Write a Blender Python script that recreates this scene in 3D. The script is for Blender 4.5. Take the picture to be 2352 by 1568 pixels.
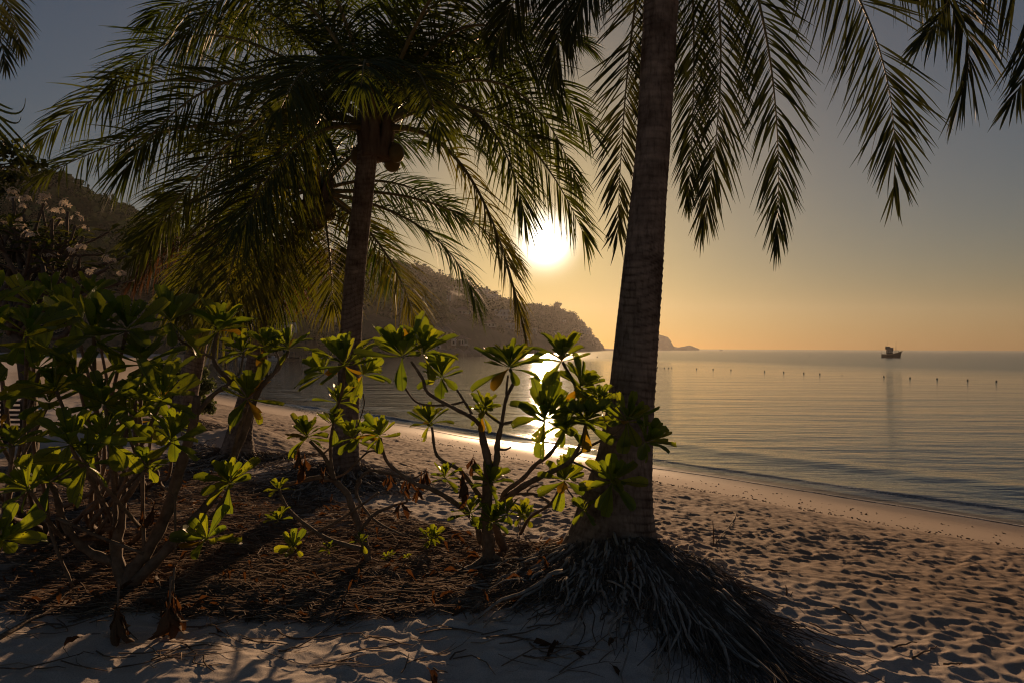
import bpy, math, random
import numpy as np
from mathutils import Vector, Matrix, Euler

rng = np.random.default_rng(7)
random.seed(7)
SC = bpy.context.scene
COL = SC.collection
for o in list(bpy.data.objects):
    bpy.data.objects.remove(o)

# ------------------------------------------------------------------ camera
EYE = 1.7          # eye height above the sand, metres
SEA = -1.3         # sea level
F = 1568.0         # focal length in units of a 2352 x 1568 picture (24 mm on 36 mm)
cam_data = bpy.data.cameras.new('camera')
cam_data.lens = 24.0
cam_data.sensor_width = 36.0
cam_data.clip_start = 0.05
cam_data.clip_end = 60000
cam = bpy.data.objects.new('camera', cam_data)
COL.objects.link(cam)
cam.location = (0, 0, EYE)
cam.rotation_euler = Euler((math.radians(90.56), math.radians(-0.28), 0), 'XYZ')
SC.camera = cam

# ------------------------------------------------------------------ light
SUN_EL = math.radians(9.0)
SUN_AZ = math.radians(2.75)      # to the right of straight ahead (+Y)
sun_dir = Vector((math.sin(SUN_AZ) * math.cos(SUN_EL), math.cos(SUN_AZ) * math.cos(SUN_EL), math.sin(SUN_EL)))

world = bpy.data.worlds.new('World')
SC.world = world
world.use_nodes = True
wn = world.node_tree
wn.nodes.clear()
w_out = wn.nodes.new('ShaderNodeOutputWorld')
w_bg = wn.nodes.new('ShaderNodeBackground')
sky = wn.nodes.new('ShaderNodeTexSky')
sky.sky_type = 'NISHITA'
sky.sun_disc = False
sky.sun_elevation = SUN_EL
sky.sun_rotation = SUN_AZ
sky.altitude = 0
sky.air_density = 1.5
sky.dust_density = 0.2
sky.ozone_density = 3.0
w_bg.inputs['Strength'].default_value = 0.05
# the sun's own disc with the bright aureole round it, a function of the angle to the sun
geo = wn.nodes.new('ShaderNodeTexCoord')
dot = wn.nodes.new('ShaderNodeVectorMath'); dot.operation = 'DOT_PRODUCT'
nrm = wn.nodes.new('ShaderNodeVectorMath'); nrm.operation = 'NORMALIZE'
wn.links.new(geo.outputs['Generated'], nrm.inputs[0])
wn.links.new(nrm.outputs[0], dot.inputs[0])
dot.inputs[1].default_value = sun_dir
acos = wn.nodes.new('ShaderNodeMath'); acos.operation = 'ARCCOSINE'
wn.links.new(dot.outputs['Value'], acos.inputs[0])
def w_gauss(width_deg, gain, colour):
    d = wn.nodes.new('ShaderNodeMath'); d.operation = 'DIVIDE'
    wn.links.new(acos.outputs[0], d.inputs[0]); d.inputs[1].default_value = math.radians(width_deg)
    p = wn.nodes.new('ShaderNodeMath'); p.operation = 'POWER'
    wn.links.new(d.outputs[0], p.inputs[0]); p.inputs[1].default_value = 2.0 if width_deg < 3 else 1.3
    m = wn.nodes.new('ShaderNodeMath'); m.operation = 'MULTIPLY'
    wn.links.new(p.outputs[0], m.inputs[0]); m.inputs[1].default_value = -1.0
    e = wn.nodes.new('ShaderNodeMath'); e.operation = 'EXPONENT'
    wn.links.new(m.outputs[0], e.inputs[0])
    s = wn.nodes.new('ShaderNodeVectorMath'); s.operation = 'SCALE'
    s.inputs[0].default_value = [c * gain for c in colour]
    wn.links.new(e.outputs[0], s.inputs['Scale'])
    return s
g1 = w_gauss(1.65, 85.0, (1.0, 0.93, 0.80))
g2 = w_gauss(13.0, 8.5, (1.0, 0.64, 0.06))
add1 = wn.nodes.new('ShaderNodeVectorMath'); add1.operation = 'ADD'
add2 = wn.nodes.new('ShaderNodeVectorMath'); add2.operation = 'ADD'
tint = wn.nodes.new('ShaderNodeVectorMath'); tint.operation = 'MULTIPLY'      # even tint that dims and recolours the sky
tint.inputs[1].default_value = (0.63, 0.58, 0.665)
wn.links.new(sky.outputs['Color'], tint.inputs[0])
wn.links.new(tint.outputs[0], add1.inputs[0]); wn.links.new(g1.outputs[0], add1.inputs[1])
wn.links.new(add1.outputs[0], add2.inputs[0]); wn.links.new(g2.outputs[0], add2.inputs[1])
wn.links.new(add2.outputs[0], w_bg.inputs['Color'])
wn.links.new(w_bg.outputs[0], w_out.inputs['Surface'])

sun_data = bpy.data.lights.new('sun', 'SUN')
sun_data.energy = 4.6
sun_data.angle = math.radians(0.8)
sun_data.color = (1.0, 0.62, 0.34)
sun = bpy.data.objects.new('sun', sun_data)
COL.objects.link(sun)
sun.location = (3, 40, 12)
sun.rotation_euler = sun_dir.to_track_quat('Z', 'Y').to_euler()

SC.view_settings.view_transform = 'Standard'
SC.view_settings.look = 'None'
SC.view_settings.exposure = 0.0
SC.view_settings.gamma = 1.0
SC.view_settings.use_curve_mapping = False
SC.cycles.use_denoising = True
SC.cycles.filter_width = 1.15
SC.cycles.max_bounces = 7
SC.cycles.diffuse_bounces = 4
SC.cycles.glossy_bounces = 3
SC.cycles.transmission_bounces = 4
SC.cycles.transparent_max_bounces = 8
SC.cycles.volume_bounces = 1
SC.cycles.caustics_reflective = False
SC.cycles.caustics_refractive = False
SC.cycles.sample_clamp_indirect = 4.0

# ------------------------------------------------------------------ helpers
cam_m = cam.rotation_euler.to_matrix()
def ray(u, v):
    r = cam_m @ Vector(((u - 1176) / F, -(v - 784) / F, -1.0))
    return r
def P(u, v, d):
    """the point at depth d (metres, straight ahead) seen at (u, v)"""
    r = ray(u, v)
    return Vector((0, 0, EYE)) + r * (d / r.y)
def px(n, d):
    return n / F * d

def link(o, parent=None):
    COL.objects.link(o)
    if parent is not None:
        o.parent = parent
    return o
def tag(o, label, cat, group=None):
    o['label'] = label; o['category'] = cat
    if group: o['group'] = group
    return o
def empty(name, loc=(0, 0, 0)):
    o = bpy.data.objects.new(name, None)
    o.empty_display_size = 0.2
    o.location = loc
    return link(o)
def mesh_np(name, V, Fq, mats=None, smooth=True, matidx=None):
    """mesh from arrays; Fq an (n,4) or (n,3) integer array"""
    V = np.asarray(V, dtype=np.float32); Fq = np.asarray(Fq, dtype=np.int32)
    me = bpy.data.meshes.new(name)
    k = Fq.shape[1]; n = len(Fq)
    me.vertices.add(len(V)); me.vertices.foreach_set('co', V.ravel())
    me.loops.add(n * k); me.loops.foreach_set('vertex_index', Fq.ravel())
    me.polygons.add(n)
    me.polygons.foreach_set('loop_start', np.arange(0, n * k, k, dtype=np.int32))
    me.polygons.foreach_set('use_smooth', np.full(n, smooth, dtype=bool))
    if mats:
        for m in (mats if isinstance(mats, (list, tuple)) else [mats]):
            me.materials.append(m)
    if matidx is not None:
        me.polygons.foreach_set('material_index', np.asarray(matidx, dtype=np.int32))
    me.update(calc_edges=True)
    return me
def obj(name, me, parent=None, kind=None, origin=None):
    """link a mesh; origin moves the object's origin without moving the shape"""
    if origin is not None:
        o3 = Vector(origin)
        co = np.empty(len(me.vertices) * 3, dtype=np.float32); me.vertices.foreach_get('co', co)
        co = co.reshape(-1, 3) - np.array(o3, dtype=np.float32); me.vertices.foreach_set('co', co.ravel()); me.update()
    o = bpy.data.objects.new(name, me)
    if origin is not None:
        o.location = origin
    if parent is not None:
        o.parent = parent
        o.matrix_parent_inverse = Matrix.Translation(-Vector(parent.location)) if parent.rotation_euler == Euler((0, 0, 0)) else parent.matrix_basis.inverted()
    COL.objects.link(o)
    if kind: o['kind'] = kind
    return o

class MB:
    """collects quads; triangles are stored as quads with a repeated last corner by splitting"""
    def __init__(self):
        self.V = []; self.Q = []; self.n = 0
    def add(self, V, Q):
        V = np.asarray(V, dtype=np.float64); Q = np.asarray(Q, dtype=np.int64)
        if len(Q) == 0: return
        self.V.append(V); self.Q.append(Q + self.n); self.n += len(V)
    def box(self, c, s, rz=0.0):
        x, y, z = [k / 2 for k in s]
        v = np.array([[-x,-y,-z],[x,-y,-z],[x,y,-z],[-x,y,-z],[-x,-y,z],[x,-y,z],[x,y,z],[-x,y,z]], float)
        ca, sa = math.cos(rz), math.sin(rz)
        v[:, :2] = v[:, :2] @ np.array([[ca, sa], [-sa, ca]])
        self.add(v + np.array(c, float), [[0,3,2,1],[4,5,6,7],[0,1,5,4],[1,2,6,5],[2,3,7,6],[3,0,4,7]])
    def tube(self, pts, rad, sides=8, cap=True, wob=0.0):
        V, Q = tube(pts, rad, sides, cap, wob)
        self.add(V, Q)
    def mesh(self, name, mats, smooth=True):
        return mesh_np(name, np.vstack(self.V), np.vstack(self.Q), mats, smooth)

def tube(pts, rad, sides=8, cap=True, wob=0.0):
    pts = np.asarray(pts, float); n = len(pts)
    rad = np.broadcast_to(np.asarray(rad, float), (n,))
    T = np.gradient(pts, axis=0)
    T /= np.linalg.norm(T, axis=1, keepdims=True) + 1e-9
    ref = np.array([0, 0, 1.0]) if abs(T[0, 2]) < 0.9 else np.array([1.0, 0, 0])
    A = np.cross(T[0], ref); A /= np.linalg.norm(A)
    ang = np.linspace(0, 2 * math.pi, sides, endpoint=False)
    V = np.empty((n, sides, 3))
    for i in range(n):
        A = A - T[i] * np.dot(A, T[i]); A /= np.linalg.norm(A) + 1e-9
        B = np.cross(T[i], A)
        r = rad[i] * (1 + (rng.uniform(-wob, wob, sides) if wob else 0))
        V[i] = pts[i] + (np.cos(ang) * r)[:, None] * A + (np.sin(ang) * r)[:, None] * B
    idx = np.arange(n * sides).reshape(n, sides)
    a = idx[:-1]; b = np.roll(idx, -1, axis=1)[:-1]; c = np.roll(idx, -1, axis=1)[1:]; d = idx[1:]
    Q = np.stack([a, b, c, d], axis=-1).reshape(-1, 4)
    V = V.reshape(-1, 3)
    if cap:
        V = np.vstack([V, pts[0], pts[-1]])
        c0, c1 = n * sides, n * sides + 1
        k = np.arange(0, sides, 1)
        q = []
        for j in range(0, sides, 2):
            q.append([c0, (j + 2) % sides, (j + 1) % sides, j])
            e = (n - 1) * sides
            q.append([c1, e + j, e + (j + 1) % sides, e + (j + 2) % sides])
        Q = np.vstack([Q, np.array(q)])
    return V, Q

def smooth_path(pts, per=6):
    """Catmull-Rom through the points"""
    p = np.asarray(pts, float)
    if len(p) < 3:
        t = np.linspace(0, 1, per + 1)[:, None]
        return p[0] * (1 - t) + p[-1] * t
    q = np.vstack([2 * p[0] - p[1], p, 2 * p[-1] - p[-2]])
    out = []
    for i in range(1, len(q) - 2):
        t = np.linspace(0, 1, per, endpoint=False)[:, None]
        a, b, c, d = q[i - 1], q[i], q[i + 1], q[i + 2]
        out.append(0.5 * (2 * b + (c - a) * t + (2 * a - 5 * b + 4 * c - d) * t ** 2 + (3 * b - a - 3 * c + d) * t ** 3))
    out.append(p[-1:])
    return np.vstack(out)

_tab = rng.random((256, 256))
def vnoise(x, y, seed=0):
    x = np.asarray(x, float) + seed * 17.31; y = np.asarray(y, float) + seed * 9.77
    xi = np.floor(x).astype(int); yi = np.floor(y).astype(int)
    fx = x - xi; fy = y - yi
    fx = fx * fx * (3 - 2 * fx); fy = fy * fy * (3 - 2 * fy)
    g = lambda i, j: _tab[(xi + i) & 255, (yi + j) & 255]
    return (g(0, 0) * (1 - fx) + g(1, 0) * fx) * (1 - fy) + (g(0, 1) * (1 - fx) + g(1, 1) * fx) * fy
def fbm(x, y, oct=4, seed=0):
    s = 0; a = 0.5
    for k in range(oct):
        s = s + a * vnoise(x * 2 ** k, y * 2 ** k, seed + k * 3); a *= 0.5
    return s
_jx = rng.random((256, 256)); _jy = rng.random((256, 256)); _jh = rng.random((256, 256))
def cell_pits(x, y, seed=0):
    """bowl-shaped pits with crisp shared rims, as feet leave them in dry sand"""
    x = np.asarray(x, float) + seed * 31.7; y = np.asarray(y, float) + seed * 11.3
    xi = np.floor(x).astype(int); yi = np.floor(y).astype(int)
    best = np.full(x.shape, 9.0)
    for i in (-1, 0, 1):
        for j in (-1, 0, 1):
            a = (xi + i) & 255; b = (yi + j) & 255
            dx = xi + i + _jx[a, b] - x; dy = yi + j + _jy[a, b] - y
            d = (dx * dx + dy * dy) * (0.7 + 0.8 * _jh[a, b])
            best = np.minimum(best, d)
    return np.minimum(best, 0.8)

# ------------------------------------------------------------------ materials
MAT = {}
def new_mat(name):
    m = bpy.data.materials.new(name); m.use_nodes = True
    m.node_tree.nodes.clear()
    MAT[name] = m
    return m, m.node_tree
def node(nt, t, **kw):
    n = nt.nodes.new(t)
    for k, v in kw.items():
        if k.startswith('_'):
            setattr(n, k[1:], v)
        else:
            n.inputs[k.replace('_', ' ')].default_value = v
    return n
def ramp(nt, src, stops):
    r = nt.nodes.new('ShaderNodeValToRGB')
    el = r.color_ramp.elements
    while len(el) < len(stops): el.new(0.5)
    for e, (p, c) in zip(el, stops):
        e.position = p; e.color = (*c, 1) if len(c) == 3 else c
    nt.links.new(src, r.inputs[0])
    return r
def simple_mat(name, c0, c1, scale=8, rough=0.8, bump=0.0, bscale=None, spec=0.3, coord='Object', stretch=(1, 1, 1)):
    m, nt = new_mat(name)
    out = node(nt, 'ShaderNodeOutputMaterial'); bs = node(nt, 'ShaderNodeBsdfPrincipled')
    tc = node(nt, 'ShaderNodeTexCoord'); mp = node(nt, 'ShaderNodeMapping'); mp.inputs['Scale'].default_value = stretch
    nt.links.new(tc.outputs[coord], mp.inputs[0])
    nz = node(nt, 'ShaderNodeTexNoise', Scale=scale, Detail=5.0, Roughness=0.65)
    nt.links.new(mp.outputs[0], nz.inputs['Vector'])
    r = ramp(nt, nz.outputs['Fac'], [(0.3, c0), (0.7, c1)])
    nt.links.new(r.outputs[0], bs.inputs['Base Color'])
    bs.inputs['Roughness'].default_value = rough
    bs.inputs['Specular IOR Level'].default_value = spec
    if bump:
        nb = node(nt, 'ShaderNodeTexNoise', Scale=bscale or scale * 4, Detail=4.0)
        nt.links.new(mp.outputs[0], nb.inputs['Vector'])
        b = node(nt, 'ShaderNodeBump', Strength=1.0, Distance=bump)
        nt.links.new(nb.outputs['Fac'], b.inputs['Height']); nt.links.new(b.outputs[0], bs.inputs['Normal'])
    nt.links.new(bs.outputs[0], out.inputs[0])
    return m
def leaf_mat(name, c0, c1, t0, t1, rough=0.35, trans=0.5, scale=9.0, spec=0.5, spots=None, veins=False, holes=0.0):
    """a leaf: waxy upper side over a body that lets light through"""
    m, nt = new_mat(name)
    out = node(nt, 'ShaderNodeOutputMaterial')
    bs = node(nt, 'ShaderNodeBsdfPrincipled', Roughness=rough)
    bs.inputs['Specular IOR Level'].default_value = spec
    tr = node(nt, 'ShaderNodeBsdfTranslucent')
    mx = node(nt, 'ShaderNodeMixShader'); mx.inputs[0].default_value = trans
    oi = node(nt, 'ShaderNodeObjectInfo')
    tc = node(nt, 'ShaderNodeTexCoord')
    nz = node(nt, 'ShaderNodeTexNoise', Scale=scale, Detail=3.0)
    nt.links.new(tc.outputs['Object'], nz.inputs['Vector'])
    mixv = node(nt, 'ShaderNodeMath', _operation='MULTIPLY_ADD')
    nt.links.new(oi.outputs['Random'], mixv.inputs[0]); mixv.inputs[1].default_value = 0.6
    sub = node(nt, 'ShaderNodeMath', _operation='SUBTRACT'); sub.inputs[1].default_value = 0.3
    nt.links.new(nz.outputs['Fac'], sub.inputs[0]); nt.links.new(sub.outputs[0], mixv.inputs[2])
    r1 = ramp(nt, mixv.outputs[0], [(0.1, c0), (0.8, c1)])
    r2 = ramp(nt, mixv.outputs[0], [(0.1, t0), (0.8, t1)])
    c_out, t_out = r1.outputs[0], r2.outputs[0]
    if spots:
        ns = node(nt, 'ShaderNodeTexNoise', Scale=26.0, Detail=3.0)
        nt.links.new(tc.outputs['Object'], ns.inputs['Vector'])
        rs = ramp(nt, ns.outputs['Fac'], [(0.64, (0, 0, 0)), (0.70, (1, 1, 1))])
        for which in (0, 1):
            mc = node(nt, 'ShaderNodeMix', _data_type='RGBA')
            nt.links.new(rs.outputs[0], mc.inputs['Factor'])
            nt.links.new(c_out if which == 0 else t_out, mc.inputs['A']); mc.inputs['B'].default_value = (*spots, 1)
            if which == 0: c_out = mc.outputs['Result']
            else: t_out = mc.outputs['Result']
    if veins:
        # a pale midrib, fainter side veins running out to the margin
        sx = node(nt, 'ShaderNodeSeparateXYZ'); nt.links.new(tc.outputs['Object'], sx.inputs[0])
        ab = node(nt, 'ShaderNodeMath', _operation='ABSOLUTE'); nt.links.new(sx.outputs['X'], ab.inputs[0])
        mid = ramp(nt, ab.outputs[0], [(0.006, (1, 1, 1)), (0.018, (0, 0, 0))])
        ph = node(nt, 'ShaderNodeMath', _operation='MULTIPLY_ADD'); nt.links.new(ab.outputs[0], ph.inputs[0]); ph.inputs[1].default_value = -0.9; nt.links.new(sx.outputs['Y'], ph.inputs[2])
        sc_ = node(nt, 'ShaderNodeMath', _operation='MULTIPLY'); nt.links.new(ph.outputs[0], sc_.inputs[0]); sc_.inputs[1].default_value = 85.0
        sn = node(nt, 'ShaderNodeMath', _operation='SINE'); nt.links.new(sc_.outputs[0], sn.inputs[0])
        vn = ramp(nt, sn.outputs[0], [(0.80, (0, 0, 0)), (1.0, (0.35, 0.35, 0.35))])
        mxv = node(nt, 'ShaderNodeMath', _operation='MAXIMUM'); nt.links.new(mid.outputs[0], mxv.inputs[0]); nt.links.new(vn.outputs[0], mxv.inputs[1])
        for which in (0, 1):
            mc = node(nt, 'ShaderNodeMix', _data_type='RGBA'); nt.links.new(mxv.outputs[0], mc.inputs['Factor'])
            nt.links.new(c_out if which == 0 else t_out, mc.inputs['A']); mc.inputs['B'].default_value = (0.16, 0.20, 0.06, 1) if which == 0 else (0.09, 0.12, 0.01, 1)
            if which == 0: c_out = mc.outputs['Result']
            else: t_out = mc.outputs['Result']
        bv = node(nt, 'ShaderNodeBump', Strength=0.6, Distance=0.004); nt.links.new(mxv.outputs[0], bv.inputs['Height']); nt.links.new(bv.outputs[0], bs.inputs['Normal'])
    nt.links.new(c_out, bs.inputs['Base Color']); nt.links.new(t_out, tr.inputs['Color'])
    if holes:
        # holes eaten by insects, different on every leaf
        ov = node(nt, 'ShaderNodeVectorMath', _operation='ADD'); rsx = node(nt, 'ShaderNodeMath', _operation='MULTIPLY'); rsx.inputs[1].default_value = 57.0
        nt.links.new(oi.outputs['Random'], rsx.inputs[0]); cb = node(nt, 'ShaderNodeCombineXYZ')
        for k in range(3): nt.links.new(rsx.outputs[0], cb.inputs[k])
        nt.links.new(tc.outputs['Object'], ov.inputs[0]); nt.links.new(cb.outputs[0], ov.inputs[1])
        nh = node(nt, 'ShaderNodeTexNoise', Scale=9.0, Detail=2.0, Roughness=0.6); nt.links.new(ov.outputs[0], nh.inputs['Vector'])
        gt = node(nt, 'ShaderNodeMath', _operation='GREATER_THAN'); gt.inputs[1].default_value = holes; nt.links.new(nh.outputs['Fac'], gt.inputs[0])
        tp = node(nt, 'ShaderNodeBsdfTransparent'); mh = node(nt, 'ShaderNodeMixShader')
        nt.links.new(gt.outputs[0], mh.inputs[0]); nt.links.new(mx.outputs[0], mh.inputs[1]); nt.links.new(tp.outputs[0], mh.inputs[2])
        nt.links.new(bs.outputs[0], mx.inputs[1]); nt.links.new(tr.outputs[0], mx.inputs[2])
        nt.links.new(mh.outputs[0], out.inputs[0])
        return m
    nt.links.new(bs.outputs[0], mx.inputs[1]); nt.links.new(tr.outputs[0], mx.inputs[2])
    nt.links.new(mx.outputs[0], out.inputs[0])
    return m
# ================================================================== ground
NX, NY = 0.745, 0.668            # towards the sea
TX, TY = -0.668, 0.745           # along the shore, away from the camera
def shore_off(t):
    t = np.asarray(t, float)
    a = np.clip(t - 35, 0, 50)
    return 14.5 + 0.004 * a ** 2 + 0.40 * np.clip(t - 85, 0, None) + 0.10 * np.sin(t * 0.35) + 0.06 * np.sin(t * 0.9 + 1)
def shore_s(x, y):
    """distance inland from the water's edge"""
    t = TX * x + TY * y
    return shore_off(t) - (NX * x + NY * y)
def sstep(a, b, x):
    k = np.clip((x - a) / (b - a), 0, 1)
    return k * k * (3 - 2 * k)
MOUND = [(0.74, 5.05, 0.17, 0.80), (0.88, 4.45, 0.12, 0.6), (-2.35, 9.3, 0.20, 0.9), (-4.75, 11.8, 0.28, 1.0), (-6.9, 14.3, 0.25, 1.0)]
def g_base(x, y):
    x = np.asarray(x, float); y = np.asarray(y, float)
    s = shore_s(x, y)
    z = np.interp(s, [-60, -8, 0, 1.5, 3.8, 6.5, 9.5, 14, 40, 120], [-8, -2.6, SEA - 0.005, SEA + 0.16, SEA + 0.47, SEA + 0.92, -0.02, 0.04, 0.5, 3.0])
    for mx, my, h, r in MOUND:
        dx = x - mx; dy = y - my
        d = np.sqrt(dx * dx + (dy * np.where(dy < 0, 0.75, 1.0)) ** 2)
        z = z + h * np.exp(-(d / r) ** 2.2)
    return z
def g_full(x, y):
    x = np.asarray(x, float); y = np.asarray(y, float)
    s = shore_s(x, y) + 0.5 * (fbm(x * 0.8, y * 0.8, 3, 5) - 0.45)
    z = g_base(x, y)
    rough = sstep(3.6, 5.2, s) * (1 - 0.8 * sstep(11.2, 12.8, s)) + 0.25 * sstep(11.5, 13.0, s)
    wx = x + 0.25 * (fbm(x * 2.1, y * 2.1, 3, 2) - 0.5); wy = y + 0.25 * (fbm(x * 2.1, y * 2.1, 3, 9) - 0.5)
    patch = 0.85 + 0.4 * sstep(0.35, 0.6, fbm(x * 0.5, y * 0.5, 2, 15))
    pits = patch * (cell_pits(wx / 0.125, wy / 0.095, 1) * 0.036 + cell_pits(wx / 0.27, wy / 0.21, 3) * 0.022) + cell_pits(wx / 0.07, wy / 0.06, 2) * 0.010
    big = (fbm(x * 0.9, y * 0.9, 3, 4) - 0.45) * 0.10
    z = z + rough * (pits + big + 0.012 * (fbm(x * 14, y * 14, 3, 7) - 0.45))
    # soft dents in the shaded foreground sand
    near = sstep(11.0, 12.6, s)
    z = z + near * ((fbm(x * 1.6, y * 1.6, 3, 11) - 0.45) * 0.10 + cell_pits(x / 0.55, y / 0.5, 5) * 0.03 + (fbm(x * 9, y * 9, 3, 6) - 0.45) * 0.014)
    z = z + 0.004 * (fbm(x * 3, y * 3, 2, 8) - 0.5)
    return z
def g1(x, y):
    return float(g_base(np.array([x]), np.array([y]))[0])
_lx = np.arange(-16, 12, 0.04); _ly = np.arange(1.5, 22, 0.04)
_lz = g_full(*np.meshgrid(_lx, _ly, indexing='ij')).tolist()
def gf1(x, y):
    """height of the sand with its dents, read off a fine table"""
    a = (x + 16) / 0.04; b = (y - 1.5) / 0.04
    i = min(max(int(a), 0), len(_lz) - 2); j = min(max(int(b), 0), len(_lz[0]) - 2)
    fa = min(max(a - i, 0), 1); fb = min(max(b - j, 0), 1)
    return (_lz[i][j] * (1 - fa) + _lz[i + 1][j] * fa) * (1 - fb) + (_lz[i][j + 1] * (1 - fa) + _lz[i + 1][j + 1] * fa) * fb
def ground_hit(u, v):
    r = ray(u, v); r = r / r.y
    d0 = 2.0
    for i in range(900):
        d1 = d0 * 1.01
        p = Vector((0, 0, EYE)) + r * d1
        if p.z < g1(p.x, p.y):
            p.z = g1(p.x, p.y)
            return p
        d0 = d1
    return Vector((0, 0, EYE)) + r * d1

ang = np.radians(np.concatenate([np.linspace(-180, -52, 40, endpoint=False), np.linspace(-52, 52, 640, endpoint=False), np.linspace(52, 180, 40, endpoint=False)]))
rad = np.concatenate([[0.02, 0.3, 0.7, 1.2, 1.8], np.geomspace(2.3, 30, 640), np.geomspace(31, 3000, 60)])
RR, AA = np.meshgrid(rad, ang, indexing='ij')
GX = RR * np.sin(AA); GY = RR * np.cos(AA)
GZ = g_full(GX, GY)
far = sstep(30, 60, RR)
GZ = GZ * (1 - far) + g_base(GX, GY) * far
nr, na = GX.shape
ii = np.arange(nr * na).reshape(nr, na)
gq = np.stack([ii[:-1], np.roll(ii, -1, 1)[:-1], np.roll(ii, -1, 1)[1:], ii[1:]], -1).reshape(-1, 4)[:, ::-1]
S = shore_s(GX, GY) + 0.7 * (fbm(GX * 0.7, GY * 0.7, 4, 5) - 0.45)
wet = 1 - sstep(0.2, 3.2, S)
damp = 1 - sstep(3.4, 4.6, S)
# leaf mould lies under the shrubs, in a belt along the palms
_edge = 0.5 * (fbm(GX * 1.7, GY * 1.7, 4, 3) - 0.47)
soil = sstep(4.15, 4.75, GY + _edge * 1.4) * (1 - sstep(-0.25, 0.35, GX - (0.95 - (GY - 5.2) * 1.25) + _edge * 2)) * (1 - sstep(9.5, 12, GY)) * sstep(-9, -7, GX)
_md = np.sqrt(((GX - 0.82 + 0.22 * (GY - 4.7)) / 0.70) ** 2 + ((GY - 4.75) / 0.80) ** 2)
soil = np.maximum(soil, 1.3 * (1 - sstep(0.55, 1.05, _md + _edge)))
soil = soil * np.clip(0.15 + 1.5 * fbm(GX * 2.6, GY * 2.6, 4, 12), 0, 1)
gme = mesh_np('sand', np.stack([GX, GY, GZ], -1).reshape(-1, 3), gq)
white = sstep(9.0, 11.5, S)  # pale upper sand, its colour also lifted to lighten the shaded foreground
for nm, arr in (('wet', wet), ('damp', damp), ('soil', soil), ('white', white)):
    at = gme.attributes.new(nm, 'FLOAT', 'POINT'); at.data.foreach_set('value', arr.ravel().astype(np.float32))

m, nt = new_mat('sand')
out = node(nt, 'ShaderNodeOutputMaterial'); bs = node(nt, 'ShaderNodeBsdfPrincipled')
tc = node(nt, 'ShaderNodeTexCoord')
n1 = node(nt, 'ShaderNodeTexNoise', Scale=1.3, Detail=6.0, Roughness=0.6); nt.links.new(tc.outputs['Object'], n1.inputs['Vector'])
n2 = node(nt, 'ShaderNodeTexNoise', Scale=160.0, Detail=3.0, Roughness=0.7); nt.links.new(tc.outputs['Object'], n2.inputs['Vector'])
c1 = ramp(nt, n1.outputs['Fac'], [(0.3, (0.265, 0.185, 0.125)), (0.7, (0.36, 0.26, 0.185))])
c2 = ramp(nt, n2.outputs['Fac'], [(0.3, (0.62, 0.60, 0.58)), (0.5, (0.95, 0.95, 0.95)), (0.75, (1.25, 1.22, 1.2))])
mul = node(nt, 'ShaderNodeMix', _data_type='RGBA', _blend_type='MULTIPLY'); mul.inputs['Factor'].default_value = 1.0
nt.links.new(c1.outputs[0], mul.inputs['A']); nt.links.new(c2.outputs[0], mul.inputs['B'])
def attr(n):
    a = node(nt, 'ShaderNodeAttribute'); a.attribute_name = n; return a
aw, ad, aso = attr('wet'), attr('damp'), attr('soil')
awh = attr('white')
mwh = node(nt, 'ShaderNodeMix', _data_type='RGBA', _blend_type='MIX'); fw = node(nt, 'ShaderNodeMath', _operation='MULTIPLY'); fw.inputs[1].default_value = 0.75
nt.links.new(awh.outputs['Fac'], fw.inputs[0]); nt.links.new(fw.outputs[0], mwh.inputs['Factor'])
mwm = node(nt, 'ShaderNodeMix', _data_type='RGBA', _blend_type='MULTIPLY'); mwm.inputs['Factor'].default_value = 1.0; nt.links.new(c2.outputs[0], mwm.inputs['A']); mwm.inputs['B'].default_value = (0.70, 0.63, 0.57, 1)
nt.links.new(mul.outputs['Result'], mwh.inputs['A']); nt.links.new(mwm.outputs['Result'], mwh.inputs['B'])
md = node(nt, 'ShaderNodeMix', _data_type='RGBA'); nt.links.new(ad.outputs['Fac'], md.inputs['Factor'])
nt.links.new(mwh.outputs['Result'], md.inputs['A']); md.inputs['B'].default_value = (0.40, 0.30, 0.22, 1)
mw = node(nt, 'ShaderNodeMix', _data_type='RGBA'); nt.links.new(aw.outputs['Fac'], mw.inputs['Factor'])
nt.links.new(md.outputs['Result'], mw.inputs['A']); mw.inputs['B'].default_value = (0.22, 0.16, 0.12, 1)
# dark flecks of weed and grit on the damp sand
n3 = node(nt, 'ShaderNodeTexNoise', Scale=14.0, Detail=5.0, Roughness=0.75); nt.links.new(tc.outputs['Object'], n3.inputs['Vector'])
fl = ramp(nt, n3.outputs['Fac'], [(0.62, (0, 0, 0)), (0.68, (1, 1, 1))])
mf = node(nt, 'ShaderNodeMix', _data_type='RGBA')
fm = node(nt, 'ShaderNodeMath', _operation='MULTIPLY'); nt.links.new(fl.outputs[0], fm.inputs[0]); nt.links.new(ad.outputs['Fac'], fm.inputs[1])
nt.links.new(fm.outputs[0], mf.inputs['Factor']); nt.links.new(mw.outputs['Result'], mf.inputs['A']); mf.inputs['B'].default_value = (0.12, 0.085, 0.06, 1)
n4 = node(nt, 'ShaderNodeTexNoise', Scale=38.0, Detail=5.0, Roughness=0.7); nt.links.new(tc.outputs['Object'], n4.inputs['Vector'])
cs = ramp(nt, n4.outputs['Fac'], [(0.32, (0.06, 0.038, 0.025)), (0.55, (0.19, 0.125, 0.082)), (0.72, (0.38, 0.29, 0.22))])
ms = node(nt, 'ShaderNodeMix', _data_type='RGBA'); nt.links.new(aso.outputs['Fac'], ms.inputs['Factor'])
nt.links.new(mf.outputs['Result'], ms.inputs['A']); nt.links.new(cs.outputs[0], ms.inputs['B'])
nt.links.new(ms.outputs['Result'], bs.inputs['Base Color'])
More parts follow.
